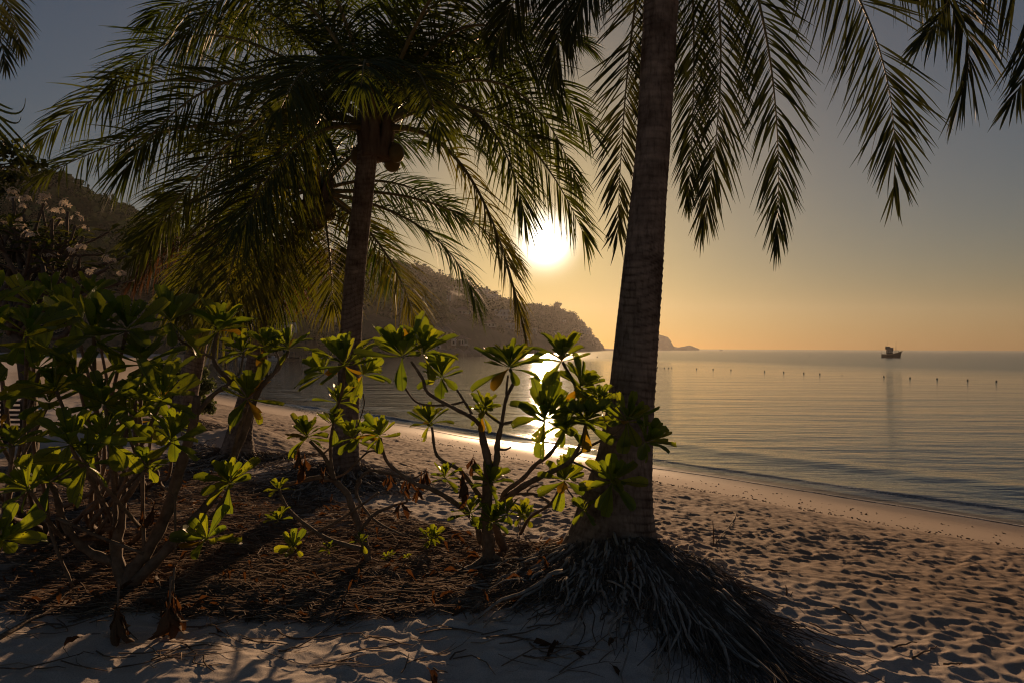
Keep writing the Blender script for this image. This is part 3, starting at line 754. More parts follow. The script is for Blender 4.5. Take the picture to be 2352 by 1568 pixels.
UP = np.array([0, 0, 1.0])
def build_frond(root, curve, mat, lmax=0.75, face=0.0, droop=0.35, n=78, width=0.034, thick=1.0, dry=0.0, ragged=0.1, fwd=1.0):
    """curve: points from the crown to the tip; makes a stalk and its leaflets as part and sub-part"""
    c = np.asarray(curve, float); m_ = len(c)
    seg = np.concatenate([[0], np.cumsum(np.linalg.norm(np.diff(c, axis=0), axis=1))]); L = seg[-1]
    T = np.gradient(c, axis=0); T /= np.linalg.norm(T, axis=1, keepdims=True)
    tt_ = seg / L
    rad_ = thick * (0.034 * (1 - tt_) ** 1.2 + 0.0035) * (1 + 1.1 * np.exp(-tt_ / 0.05))
    mb = MB(); mb.tube(c, rad_, 6)
    st = obj('frond', mb.mesh('frond_stalk', MAT['frond_stalk'] if dry < 0.5 else MAT['frond_sheath']), root)
    horiz = c[-1] - c[0]; horiz[2] = 0
    if np.linalg.norm(horiz) < 0.2: horiz = np.array([0.3, -1.0, 0])
    lat0 = np.cross(horiz / np.linalg.norm(horiz), UP)
    ts = np.repeat(np.linspace(0.16, 1.0, n), 2); side = np.tile([1.0, -1.0], n)
    ts = np.clip(ts + rng.normal(0, 0.004, len(ts)), 0.15, 1)
    keep = (rng.random(len(ts)) > (0.04 + 0.25 * dry)) & (vnoise(ts * 14 + rng.uniform(0, 99), side * 7) > ragged * 0.9)
    ts, side = ts[keep], side[keep]; k = len(ts)
    base = np.stack([np.interp(ts, tt_, c[:, j]) for j in range(3)], -1)
    Tt = np.stack([np.interp(ts, tt_, T[:, j]) for j in range(3)], -1); Tt /= np.linalg.norm(Tt, axis=1, keepdims=True)
    vd = base - np.array([0, 0, EYE]); vd /= np.linalg.norm(vd, axis=1, keepdims=True)
    lf = np.cross(Tt, vd); lf *= np.sign((lf * lat0).sum(1, keepdims=True) + 1e-6)
    lat = lat0[None] * (1 - face) + lf * face
    lat -= Tt * (lat * Tt).sum(1, keepdims=True); lat /= np.linalg.norm(lat, axis=1, keepdims=True)
    nrm_ = np.cross(Tt, lat); nrm_ *= np.sign(nrm_[:, 2:3] + 1e-6)
    ang_ = np.radians(np.interp(ts, [0.15, 0.4, 0.75, 0.95, 1.0], [72, 58, 44, 26, 8]) * fwd + rng.normal(0, 4.5, k))
    up_ = np.radians(rng.normal(14, 7, k)) * (1 - face * 0.6)
    D = Tt * np.cos(ang_)[:, None] + (lat * side[:, None] * np.cos(up_)[:, None] + nrm_ * np.sin(up_)[:, None]) * np.sin(ang_)[:, None]
    ll = lmax * np.interp(ts, [0.15, 0.3, 0.55, 0.8, 1.0], [0.55, 0.92, 1.0, 0.78, 0.42]) * rng.uniform(0.82, 1.08, k)
    ll = np.where(rng.random(k) < 0.06, ll * rng.uniform(0.4, 0.8, k), ll)
    K = 6
    q = np.linspace(0, 1, K)
    dr_ = droop * rng.uniform(0.6, 1.5, k)
    pts_ = base[:, None] + D[:, None] * (ll[:, None] * q)[..., None]
    pts_[..., 2] -= (ll * dr_)[:, None] * q ** 2
    sway = rng.normal(0, 0.05 + 0.08 * ragged, (k, 3)) + (0.03 + 0.2 * ragged) * (np.stack([vnoise(ts * 9 + j * 31 + rng.uniform(0, 50), side * 5) for j in range(3)], -1) - 0.5); pts_ += sway[:, None] * (q ** 2)[None, :, None] * ll[:, None, None]
    w = width * np.interp(q, [0, 0.12, 0.45, 0.8, 1.0], [0.35, 0.85, 1.0, 0.55, 0.06])
    Wv = np.cross(D, nrm_); Wv /= np.linalg.norm(Wv, axis=1, keepdims=True) + 1e-9
    roll = rng.normal(0, 0.45 + 0.8 * dry, k)
    Wv = Wv * np.cos(roll)[:, None] + nrm_ * np.sin(roll)[:, None]
    wk = rng.uniform(0.75, 1.1, k) * (1 - 0.4 * dry)
    off_ = Wv[:, None] * (w[None, :] * wk[:, None] / 2)[..., None]
    V = np.stack([pts_ - off_, pts_ + off_], axis=2).reshape(-1, 3)
    b0 = (np.arange(k) * K * 2)[:, None] + (np.arange(K - 1) * 2)[None]
    Q = np.stack([b0, b0 + 1, b0 + 3, b0 + 2], -1).reshape(-1, 4)
    o = obj('leaflet', mesh_np('leaflet', V, Q, MAT[mat]), st, kind='stuff')
    return st
def qcurve(p0, pm, p1, n=30):
    p0, pm, p1 = map(lambda p: np.array(p, float), (p0, pm, p1))
    ctl = 2 * pm - (p0 + p1) / 2
    t = np.linspace(0, 1, n)[:, None]
    return p0 * (1 - t) ** 2 + 2 * ctl * t * (1 - t) + p1 * t * t
def free_frond(root, crown, az, el, L, mat, bend=0.9, **kw):
    """a frond that leaves the crown at an azimuth and elevation and bows under its weight"""
    h = np.array([math.sin(az), math.cos(az), 0.0]); pts = [np.array(crown, float)]
    e = el; n = 28
    for i in range(n):
        e = el - (math.radians(150) * bend) * (i / n) ** 1.5
        e = max(e, math.radians(-86))
        pts.append(pts[-1] + (h * math.cos(e) + UP * math.sin(e)) * L / n)
    return build_frond(root, pts, mat, **kw)
def crown_parts(root, crown, r, nuts, axis=(0, 0, 1)):
    """the leaf-base sheaths and any nuts below them"""
    mb = MB()
    crown = np.array(crown, float)
    for i in range(9):
        a = i * 2.4; h = np.array([math.cos(a), math.sin(a), 0])
        p = [crown - UP * 0.35 + h * r * 0.7, crown - UP * 0.1 + h * r * 1.0, crown + UP * 0.22 + h * r * 1.35]
        mb.tube(smooth_path(p, 5), np.linspace(r * 0.62, r * 0.30, 11), 8, True, 0.12)
    obj('leaf_sheath', mb.mesh('leaf_sheath', MAT['frond_sheath']), root)
    for (dx, dy, dz, s) in nuts:
        nb = MB()
        q = np.linspace(0, math.pi, 9)
        prof = np.sin(q) ** 0.85 * s; zz = np.cos(q) * s * 1.22
        c = crown + np.array([dx, dy, dz])
        pth = np.stack([np.full(9, c[0]), np.full(9, c[1]), c[2] + zz], -1)
        nb.tube(pth, np.maximum(prof, 0.004), 12)
        nut = obj('coconut', nb.mesh('coconut', MAT['coconut_husk']), root)
        sb = MB(); sb.tube(smooth_path([c + UP * s * 1.1, c * 0.5 + crown * 0.5 + UP * (s * 0.4), crown - UP * 0.05], 5), 0.012, 5)
        obj('stalk', sb.mesh('stalk', MAT['frond_stalk']), nut)

def root_parts(root, base, r0, n, nfine, az0, az1, reach, rthick, part_name='root', hi=0.08, strand=False, wobble=0.16):
    bx, by = base[0], base[1]
    def one(fine):
        a = math.radians(rng.uniform(az0, az1))
        rch = rng.uniform(0.35, 1.0) ** 0.7 * (reach if not callable(reach) else reach(math.degrees(a)))
        st_r = r0 * rng.uniform(0.75, 1.15) + (0 if rng.random() < 0.3 else rng.uniform(0, 0.75) * rch)
        ln = min(rch * 0.8, rng.uniform(0.22, 0.75)) if not fine else rng.uniform(0.12, 0.5) * min(1, rch)
        pts = []
        m_ = 6
        wob = rng.normal(0, wobble)
        if strand:
            ln = rch * rng.uniform(0.35, 0.85); wob = rng.normal(0.05, 0.06)
        for i in range(m_):
            q = i / (m_ - 1)
            rr_ = st_r + ln * q
            aa = a + wob * q * 1.5 + rng.normal(0, 0.012 if strand or wobble < 0.1 else 0.035)
            x = bx + rr_ * math.sin(aa); y = by + rr_ * math.cos(aa)
            lift = rng.uniform(0.0, 0.05) + (hi * max(0, 1 - (rr_ - r0) / (0.35 * rch + 0.01)) * rng.uniform(0.2, 1.0)) * (1 - q)
            pts.append((x, y, gf1(x, y) + lift + 0.008))
        pts = smooth_path(pts, 2)
        th = rthick * (rng.uniform(0.6, 1.25) if not fine else rng.uniform(0.25, 0.55))
        return pts, np.linspace(th, th * 0.55, len(pts))
    for i in range(n):
        p, r = one(False)
        mb = MB(); mb.tube(p, r, 5)
        obj(part_name, mb.mesh('root', MAT['palm_root']), root)
    mb = MB()
    for i in range(nfine):
        p, r = one(True); mb.tube(p, r, 4, False)
    obj('root_mat', mb.mesh('root_mat', MAT['root_mat']), root, kind='stuff')

def palm(name, label, trunk_px, depth, crown, group=None, ring=0.055):
    base = Vector(P(trunk_px[0][0], trunk_px[0][1], depth[0]))
    root = empty(name, base)
    tag(root, label, 'palm tree', group)
    ds = np.linspace(depth[0], depth[1], len(trunk_px))
    pts = [P(u, v, d) for (u, v, w), d in zip(trunk_px, ds)]
    rs = [px(w / 2, d) for (u, v, w), d in zip(trunk_px, ds)]
    obj('trunk', trunk_mesh('trunk', [tuple(p) for p in pts], rs, ring=ring), root)
    return root, base

# ---- the big leaning palm on the right
rootA, baseA = palm('coconut_palm', 'thick leaning coconut palm in front, crown out of sight, on a mound of roots',
    [(1400, 1300, 236), (1402, 1262, 222), (1406, 1235, 204), (1414, 1170, 172), (1424, 1110, 146), (1436, 1040, 124), (1449, 920, 106), (1462, 780, 99), (1477, 610, 90), (1490, 450, 80), (1502, 300, 77), (1519, 0, 79), (1532, -200, 74), (1545, -390, 72)], (5.05, 5.2), None)
crA = P(1547, -405, 5.2)
crown_parts(rootA, crA, 0.14, [(0.2, -0.2, -0.3, 0.1), (-0.2, -0.15, -0.35, 0.11), (0.05, 0.25, -0.3, 0.1), (-0.15, 0.2, -0.32, 0.1)])
for mu, mv, md_, eu, ev, ed, fc, lm, dp, mt in [
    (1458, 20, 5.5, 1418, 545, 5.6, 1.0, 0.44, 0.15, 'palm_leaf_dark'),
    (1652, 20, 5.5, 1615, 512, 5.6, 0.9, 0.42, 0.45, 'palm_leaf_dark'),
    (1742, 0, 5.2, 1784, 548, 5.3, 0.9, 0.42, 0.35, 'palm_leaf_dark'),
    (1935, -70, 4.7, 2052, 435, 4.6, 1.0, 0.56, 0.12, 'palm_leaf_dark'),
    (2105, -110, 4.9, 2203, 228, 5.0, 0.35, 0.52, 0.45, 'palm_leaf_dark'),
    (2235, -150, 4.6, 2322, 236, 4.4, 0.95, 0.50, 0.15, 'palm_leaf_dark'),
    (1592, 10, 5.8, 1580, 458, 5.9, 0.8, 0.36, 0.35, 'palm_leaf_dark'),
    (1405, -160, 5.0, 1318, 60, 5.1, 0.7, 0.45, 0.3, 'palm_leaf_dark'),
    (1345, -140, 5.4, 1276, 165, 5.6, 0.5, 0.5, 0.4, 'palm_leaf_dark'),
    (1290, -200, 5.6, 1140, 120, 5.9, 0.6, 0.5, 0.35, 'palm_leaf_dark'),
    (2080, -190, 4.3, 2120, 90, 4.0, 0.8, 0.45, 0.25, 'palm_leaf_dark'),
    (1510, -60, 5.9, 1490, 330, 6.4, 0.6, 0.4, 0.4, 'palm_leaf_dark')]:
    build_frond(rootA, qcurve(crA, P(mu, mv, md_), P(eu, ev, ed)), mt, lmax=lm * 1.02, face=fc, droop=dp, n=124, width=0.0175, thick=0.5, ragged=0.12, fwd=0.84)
for i in range(9):
    free_frond(rootA, crA, math.radians(i * 40 + 12), math.radians(rng.uniform(35, 75)), rng.uniform(2.6, 3.4), 'palm_leaf_dark', bend=0.75, lmax=0.5, droop=0.35, n=60)
reachA = lambda d_: float(np.interp(d_, [70, 120, 140, 150, 162, 180, 200, 230, 290], [0.45, 0.55, 0.95, 1.7, 1.75, 1.2, 1.0, 0.85, 0.6]))
root_parts(rootA, (0.74, 5.05), 0.30, 130, 1500, 118, 172, reachA, 0.0095, strand=True, hi=0.07)
root_parts(rootA, (0.74, 5.05), 0.30, 110, 900, 165, 240, reachA, 0.012, wobble=0.07, hi=0.07)
root_parts(rootA, (0.74, 5.05), 0.30, 30, 500, 230, 290, reachA, 0.011, hi=0.04)
root_parts(rootA, (0.74, 5.05), 0.30, 30, 400, 70, 125, reachA, 0.010, hi=0.03)

# ---- the middle palm with the widest crown
gB = ground_hit(792, 1088)
rootB, baseB = palm('coconut_palm', 'middle coconut palm with broad dark crown hanging over the shrubs',
    [(791, 1100, 92), (792, 1075, 72), (794, 1030, 60), (797, 960, 53), (801, 880, 50), (806, 760, 48), (817, 610, 46), (832, 470, 46), (846, 345, 46), (860, 300, 44)], (gB.y, gB.y + 0.1), None, ring=0.06)
dB = gB.y + 0.1
crB = P(862, 300, dB)
crown_parts(rootB, crB, 0.16, [(0.28, -0.05, -0.30, 0.10), (0.18, 0.22, -0.34, 0.11), (-0.25, 0.2, -0.28, 0.11)])
for mu, mv, eu, ev, de, fc, mt, lm in [
    (560, 180, 285, 395, -0.6, 0.35, 'palm_leaf', 0.95), (400, 185, 92, 325, 0.3, 0.3, 'palm_leaf', 0.85), (430, 292, 90, 412, 0.9, 0.2, 'palm_leaf', 0.85),
    (520, 85, 258, 200, 0.2, 0.4, 'palm_leaf', 0.9), (600, 20, 345, 45, 0.6, 0.5, 'palm_leaf', 0.9), (660, -20, 400, 110, -0.8, 0.3, 'palm_leaf', 0.9),
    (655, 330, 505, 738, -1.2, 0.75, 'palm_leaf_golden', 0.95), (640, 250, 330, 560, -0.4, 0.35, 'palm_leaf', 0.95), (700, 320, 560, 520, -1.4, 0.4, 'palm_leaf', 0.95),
    (1060, 380, 1203, 752, -0.3, 0.25, 'palm_leaf_golden', 0.78), (1130, 268, 1345, 548, -0.2, 0.55, 'palm_leaf', 0.85), (1075, 250, 1206, 498, -0.9, 0.3, 'palm_leaf', 0.95),
    (1140, 190, 1325, 420, 0.3, 0.45, 'palm_leaf', 0.9), (1130, 130, 1365, 310, 0.5, 0.6, 'palm_leaf', 0.9), (1080, 60, 1290, 230, -0.5, 0.4, 'palm_leaf', 0.9),
    (1000, 10, 1200, 60, -0.9, 0.5, 'palm_leaf', 0.9), (960, -40, 1120, -60, 0.4, 0.5, 'palm_leaf', 0.9), (840, 60, 800, -140, 0.6, 0.6, 'palm_leaf', 0.9),
    (760, 60, 640, -120, 0.2, 0.6, 'palm_leaf', 0.9), (900, 60, 960, -140, -0.4, 0.6, 'palm_leaf', 0.9), (845, 150, 830, 200, -2.6, 0.3, 'palm_leaf', 0.8),
    (930, 150, 1010, 300, -2.2, 0.5, 'palm_leaf', 0.85), (760, 140, 640, 260, -2.4, 0.5, 'palm_leaf', 0.9),
    (1040, 130, 1230, 330, 1.2, 0.5, 'palm_leaf', 0.9),
    (700, 30, 520, 60, 1.4, 0.5, 'palm_leaf', 0.9), (1010, 90, 1180, 160, 1.4, 0.5, 'palm_leaf', 0.9)]:
    build_frond(rootB, qcurve(crB, P(mu, mv, dB + de * 0.55), P(eu, ev, dB + de)), mt, lmax=lm * (1.02 if mu < 900 else 0.84), face=fc, droop=0.42 if mu < 900 else 0.34, n=104, width=0.025)
for i in range(5):
    free_frond(rootB, crB, math.radians(i * 72 + rng.uniform(-15, 15)), math.radians(rng.uniform(55, 85)), rng.uniform(3.4, 4.2), 'palm_leaf', bend=0.55, lmax=0.85, droop=0.36, n=100, width=0.026)
root_parts(rootB, (gB.x, gB.y), 0.22, 60, 420, 60, 300, 1.0, 0.012)

# ---- the palm behind it, with nuts
gC = ground_hit(546, 1052)
dC = gC.y
rootC, baseC = palm('coconut_palm', 'bowed coconut palm with nuts, left of and behind the middle palm',
    [(543, 1062, 96), (546, 1030, 72), (552, 985, 54), (566, 925, 44), (580, 870, 40), (592, 805, 39), (610, 735, 38), (632, 665, 38), (662, 585, 38), (700, 505, 36), (726, 455, 36)], (dC, dC + 0.6), None, ring=0.07)
crC = P(730, 442, dC + 0.6)
crown_parts(rootC, crC, 0.16, [(0.0, -0.25, -0.30, 0.13), (0.08, -0.3, -0.52, 0.13), (-0.14, -0.28, -0.45, 0.12), (0.22, -0.15, -0.34, 0.12), (-0.25, -0.1, -0.3, 0.12)])
for mu, mv, eu, ev, de, fc, mt, lm in [
    (975, 528, 1097, 708, -0.4, 0.2, 'palm_leaf', 0.85), (870, 560, 958, 752, -0.8, 0.25, 'palm_leaf_golden', 0.85), (1000, 470, 1190, 600, 0.4, 0.3, 'palm_leaf', 0.85),
    (500, 430, 300, 602, 0.3, 0.3, 'palm_leaf', 0.85), (640, 490, 560, 715, -1.0, 0.7, 'palm_leaf_golden', 0.9), (680, 520, 640, 720, -0.5, 0.6, 'palm_leaf', 0.8),
    (752, 540, 765, 705, -0.7, 0.6, 'palm_leaf_golden', 0.8), (560, 400, 380, 480, 0.8, 0.3, 'palm_leaf', 0.9), (600, 340, 440, 330, 0.5, 0.4, 'palm_leaf', 0.9),
    (690, 300, 640, 240, 0.7, 0.5, 'palm_leaf', 0.9), (830, 330, 960, 330, 0.6, 0.4, 'palm_leaf', 0.9), (900, 420, 1060, 500, 0.8, 0.3, 'palm_leaf', 0.85),
    (820, 500, 890, 640, 0.9, 0.4, 'palm_leaf', 0.8), (590, 460, 450, 640, -0.6, 0.5, 'palm_leaf', 0.9), (700, 560, 690, 690, 0.8, 0.5, 'palm_leaf_dry', 0.7)]:
    build_frond(rootC, qcurve(crC, P(mu, mv, dC + 0.6 + de * 0.55), P(eu, ev, dC + 0.6 + de)), mt, lmax=lm, face=fc, droop=0.36, n=84, width=0.025, dry=0.6 if 'dry' in mt else 0)
for i in range(5):
    free_frond(rootC, crC, math.radians(i * 72 + 20), math.radians(rng.uniform(40, 75)), 3.2, 'palm_leaf', bend=0.7, lmax=0.8, droop=0.4, n=70, width=0.031)
root_parts(rootC, (gC.x, gC.y), 0.3, 60, 420, 60, 300, 1.1, 0.014)

# ---- the farthest palm on the left
gD = ground_hit(418, 975); dD = gD.y
rootD, baseD = palm('coconut_palm', 'hindmost coconut palm at left, trunk half hidden by the shrubs, brown dead frond',
    [(415, 985, 90), (420, 950, 62), (430, 900, 48), (443, 840, 44), (455, 780, 42), (470, 700, 38), (485, 620, 36), (496, 560, 35)], (dD, dD + 0.4), None, ring=0.08)
crD = P(498, 548, dD + 0.4)
crown_parts(rootD, crD, 0.17, [(0.1, -0.3, -0.4, 0.13), (-0.15, -0.28, -0.35, 0.13)])
for mu, mv, eu, ev, de, fc, mt, lm in [
    (410, 560, 305, 648, -0.3, 0.1, 'palm_leaf_dry', 0.75), (450, 600, 415, 720, -0.8, 0.6, 'palm_leaf_golden', 0.8), (400, 500, 300, 560, 0.5, 0.3, 'palm_leaf', 0.85),
    (540, 600, 590, 690, -0.4, 0.4, 'palm_leaf', 0.75), (500, 630, 515, 730, -1.0, 0.7, 'palm_leaf', 0.75), (580, 560, 640, 640, 0.4, 0.4, 'palm_leaf', 0.8), (440, 470, 360, 450, 0.4, 0.4, 'palm_leaf', 0.85), (540, 470, 600, 440, 0.6, 0.4, 'palm_leaf', 0.85)]:
    build_frond(rootD, qcurve(crD, P(mu, mv, dD + 0.4 + de * 0.55), P(eu, ev, dD + 0.4 + de)), mt, lmax=lm, face=fc, droop=0.55, n=74, width=0.035, dry=0.7 if 'dry' in mt else 0)
root_parts(rootD, (gD.x, gD.y), 0.3, 20, 160, 60, 300, 1.0, 0.014)

# ---- a palm standing left of the view: only frond ends hang into the corner
pE = P(-420, 900, 7.5); pE.z = g1(pE.x, pE.y) - 0.1
rootE = empty('coconut_palm', pE)
tag(rootE, 'palm whose frond tips hang into the top left corner', 'palm tree')
crE = P(-330, -190, 7.5)
obj('trunk', trunk_mesh('trunk', [tuple(pE), tuple(pE * 0.66 + crE * 0.34), tuple(pE * 0.33 + crE * 0.67), tuple(crE)], [0.24, 0.15, 0.14, 0.13]), rootE)
for mu, mv, eu, ev, de, fc in [(-110, -120, 14, 148, -0.4, 0.8), (-90, -150, 48, 112, 0.2, 0.8), (-200, 0, -60, 250, -0.3, 0.6), (-250, -320, -80, -330, 0.3, 0.5), (-450, -330, -640, -200, 0.0, 0.5), (-480, -150, -620, 150, -0.6, 0.5), (-330, -400, -300, -520, 0.8, 0.5)]:
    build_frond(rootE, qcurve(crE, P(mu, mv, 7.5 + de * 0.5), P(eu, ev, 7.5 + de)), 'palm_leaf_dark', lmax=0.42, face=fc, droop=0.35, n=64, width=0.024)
# ================================================================== beach shrubs
leaf_mat('shrub_leaf', (0.045, 0.088, 0.020), (0.078, 0.125, 0.024), (0.20, 0.30, 0.012), (0.34, 0.40, 0.014), rough=0.42, trans=0.5, scale=7, spec=0.4, veins=True, holes=0.70)
leaf_mat('shrub_leaf_young', (0.055, 0.10, 0.018), (0.09, 0.13, 0.020), (0.30, 0.40, 0.012), (0.44, 0.46, 0.015), rough=0.40, trans=0.55, scale=7, spec=0.4, spots=(0.10, 0.06, 0.012), veins=True, holes=0.68)
leaf_mat('shrub_leaf_yellow', (0.15, 0.10, 0.012), (0.24, 0.15, 0.016), (0.50, 0.32, 0.010), (0.60, 0.33, 0.012), rough=0.4, trans=0.5, scale=9, spec=0.4, spots=(0.14, 0.05, 0.01))
leaf_mat('shrub_leaf_dead', (0.065, 0.038, 0.022), (0.15, 0.090, 0.050), (0.13, 0.050, 0.014), (0.20, 0.080, 0.02), rough=0.75, trans=0.28, scale=14, spec=0.2, spots=(0.05, 0.025, 0.012))
simple_mat('shrub_bark', (0.10, 0.075, 0.055), (0.26, 0.195, 0.145), scale=14, rough=0.85, bump=0.006, bscale=60)
simple_mat('dark_bark', (0.07, 0.052, 0.042), (0.17, 0.135, 0.105), scale=12, rough=0.9, bump=0.008, bscale=45)

def leaf_mesh(name, mat, wid, droop, curl, wave=0.0, tip=0.73, bite=None, nseg=7):
    """spoon-shaped leaf of length 1 along +Y, upper side +Z"""
    t = np.array([0, .14, .34, .55, .73, .87, .96, 1.0])
    w = np.interp(t, [0, 0.10, 0.3, 0.55, tip, 0.9, 0.97, 1.0], [0.10, 0.14, 0.42, 0.80, 1.0, 0.86, 0.62, 0.34]) * wid / 2
    xs = np.array([-1, -0.5, 0, 0.5, 1])
    bend = -droop * t ** 2
    y = t * (1 - 0.25 * abs(droop) * t)
    V = []
    for i in range(nseg + 1):
        for x in xs:
            zz = bend[i] + curl * w[i] * (abs(x) ** 1.6) * 0.9 + wave * math.sin(t[i] * 9 + x * 2) * w[i] - (0.02 * wid if x == 0 else 0)
            V.append((x * w[i] * (1 - 0.12 * abs(curl)), y[i] + (0.03 if abs(x) == 1 and 0 < i < nseg else 0), zz))
    Q = []
    for i in range(nseg):
        for j in range(4):
            if bite and (i, j) in bite: continue
            a = i * 5 + j
            Q.append((a, a + 1, a + 6, a + 5))
    return mesh_np(name, V, Q, MAT[mat])
LEAF = {}
for mt in ('shrub_leaf', 'shrub_leaf_young', 'shrub_leaf_yellow'):
    LEAF[mt] = [leaf_mesh('leaf', mt, 0.40, 0.10, 0.45), leaf_mesh('leaf', mt, 0.45, -0.14, 0.40), leaf_mesh('leaf', mt, 0.36, 0.24, 0.6, 0.1),
                leaf_mesh('leaf', mt, 0.43, 0.16, 0.35, 0.18, bite=[(5, 0), (4, 0)]), leaf_mesh('leaf', mt, 0.40, 0.30, 0.25), leaf_mesh('leaf', mt, 0.40, -0.05, 0.55, 0.06, bite=[(6, 3)])]
LEAF['shrub_leaf_dead'] = [leaf_mesh('leaf', 'shrub_leaf_dead', 0.30, 0.30, 1.6, 0.5), leaf_mesh('leaf', 'shrub_leaf_dead', 0.26, -0.2, 1.9, 0.7), leaf_mesh('leaf', 'shrub_leaf_dead', 0.34, 0.55, 1.2, 0.6)]

def put_leaf(parent, mesh, base, direction, up, size, name='leaf'):
    y = Vector(direction).normalized()
    z = Vector(up) - y * Vector(up).dot(y)
    if z.length < 1e-3: z = Vector((1, 0.2, 0)) - y * y.x
    z.normalize(); x = y.cross(z)
    m4 = Matrix(((x.x * size, y.x * size, z.x * size, base[0]), (x.y * size, y.y * size, z.y * size, base[1]), (x.z * size, y.z * size, z.z * size, base[2]), (0, 0, 0, 1)))
    o = bpy.data.objects.new(name, mesh)
    COL.objects.link(o)
    if parent is not None:
        o.parent = parent
        o.matrix_parent_inverse = Matrix.Translation(-Vector(parent.location))
    o.matrix_basis = m4
    return o
def rosette(parent, c, axis, size, n=15, young=0.3, yellow=0.04, dead=0.0, open_=1.0, hang=0.25):
    """a whorl of leaves at a shoot's end"""
    n = int(n * 1.5)
    axis = Vector(axis).normalized()
    a0 = rng.uniform(0, 6.28)
    ref = Vector((1, 0, 0)) if abs(axis.x) < 0.8 else Vector((0, 1, 0))
    e1 = axis.cross(ref).normalized(); e2 = axis.cross(e1)
    for i in range(n):
        f = (i + 0.5) / n                       # 0 inner .. 1 outer
        th = math.radians((10 + 76 * f) * open_ + rng.normal(0, 7))
        if f > 0.72 and rng.random() < hang: th += math.radians(rng.uniform(25, 65))
        az = a0 + i * 2.39996 + rng.normal(0, 0.12)
        d = axis * math.cos(th) + (e1 * math.cos(az) + e2 * math.sin(az)) * math.sin(th)
        d.z -= 0.06 * f
        L = size * (0.62 + 0.42 * min(1, f * 2.0)) * rng.uniform(0.66, 1.18)
        b = Vector(c) + axis * (size * 0.16 * (1 - f)) + d * size * 0.03
        x = rng.random()
        if f > 0.7 and x < dead: mt = 'shrub_leaf_dead'
        elif f > 0.6 and x < dead + yellow * 1.4: mt = 'shrub_leaf_yellow'
        elif f < 0.5 and x > 0.4 or x > 1 - young: mt = 'shrub_leaf_young'
        else: mt = 'shrub_leaf'
        ms = LEAF[mt]
        put_leaf(parent, ms[int(rng.integers(len(ms)))], b, d, axis + Vector(rng.normal(0, 0.12, 3)), L)
def branch(parent, pts, r0, r1, mat='shrub_bark', sides=7, name='branch', jitter=0.0):
    p = smooth_path([tuple(q) for q in pts], 5)
    if jitter:
        p[1:-1] += rng.normal(0, jitter, p[1:-1].shape)
    r = np.linspace(r0, r1, len(p))
    k = np.arange(len(p))
    r = r * (1 + 0.10 * np.sin(k * 1.9 + rng.uniform(0, 6)) + rng.normal(0, 0.04, len(p)))
    mb = MB(); mb.tube(p, r, sides, True, 0.05)
    return obj(name, mb.mesh(name, MAT[mat]), parent)
def pxs(lst):
    return [P(u, v, d) for u, v, d in lst]
def shrub(label, u, v, cat='shrub', name='beach_shrub', group='beach shrubs under the palms'):
    b = ground_hit(u, v)
    b.z = gf1(b.x, b.y)
    root = empty(name, b); tag(root, label, cat, group)
    return root, b
def br(root, lst, w0, w1, **kw):
    """branch through picture points; widths in picture units at the local depth"""
    return branch(root, pxs(lst), px(w0 * 0.36, lst[0][2]), px(w1 * 0.40, lst[-1][2]), **kw)
def ros(root, lst, **kw):
    for it in lst:
        u, v, d, sz = it[:4]; n = it[4] if len(it) > 4 else 15
        ax = it[5] if len(it) > 5 else (rng.normal(0, 0.22), -0.25 + rng.normal(0, 0.25), 1.0)
        rosette(root, P(u, v, d), ax, px(sz, d), n, **kw)

# ---- shrub in the middle of the picture
r1_, b1_ = shrub('forked shrub in the middle whose leaves stand against the sun glitter', 1124, 1296)
D0 = b1_.y
br(r1_, [(1124, 1300, D0), (1121, 1245, D0 - .05), (1117, 1178, D0 - .1), (1121, 1112, D0 - .2), (1120, 1053, D0 - .3), (1110, 1010, D0 - .35), (1104, 975, D0 - .4)], 46, 17)
br(r1_, [(1121, 1112, D0 - .2), (1140, 1060, D0 - .3), (1142, 1020, D0 - .35), (1152, 973, D0 - .4)], 24, 14)
br(r1_, [(1152, 973, D0 - .4), (1157, 942, D0 - .45), (1163, 913, D0 - .5), (1181, 872, D0 - .55), (1172, 848, D0 - .6)], 12, 9)
br(r1_, [(1163, 913, D0 - .5), (1164, 885, D0 - .5), (1167, 862, D0 - .55)], 8, 6)
br(r1_, [(1152, 973, D0 - .4), (1183, 967, D0 - .5), (1225, 960, D0 - .65), (1252, 968, D0 - .7)], 11, 8)
br(r1_, [(1152, 973, D0 - .4), (1132, 960, D0 - .4), (1113, 945, D0 - .4)], 9, 6)
br(r1_, [(1104, 977, D0 - .4), (1084, 958, D0 - .5), (1034, 932, D0 - .65), (984, 902, D0 - .8), (970, 868, D0 - .85), (945, 830, D0 - .9)], 15, 8)
br(r1_, [(1084, 950, D0 - .5), (1067, 922, D0 - .5), (1045, 890, D0 - .5), (1018, 870, D0 - .55)], 9, 6)
br(r1_, [(1064, 922, D0 - .5), (1030, 929, D0 - .6), (970, 928, D0 - .7), (940, 905, D0 - .8), (912, 850, D0 - .9)], 8, 5)
br(r1_, [(1120, 1275, D0 - .02), (1090, 1298, D0 - .12), (1055, 1312, D0 - .2), (1015, 1330, D0 - .3)], 26, 8, name='surface_root')
br(r1_, [(1128, 1275, D0 - .02), (1165, 1295, D0 - .12), (1195, 1318, D0 - .22), (1222, 1345, D0 - .32)], 26, 10, name='surface_root')
br(r1_, [(1142, 1030, D0 - .35), (1160, 1032, D0 - .4), (1174, 1026, D0 - .42)], 9, 5)
br(r1_, [(1104, 1245, D0), (1091, 1198, D0 - .1), (1051, 1158, D0 - .15), (997, 1125, D0 - .2), (951, 1108, D0 - .2), (897, 1068, D0 - .2), (881, 1040, D0 - .25), (874, 1005, D0 - .3)], 20, 8)
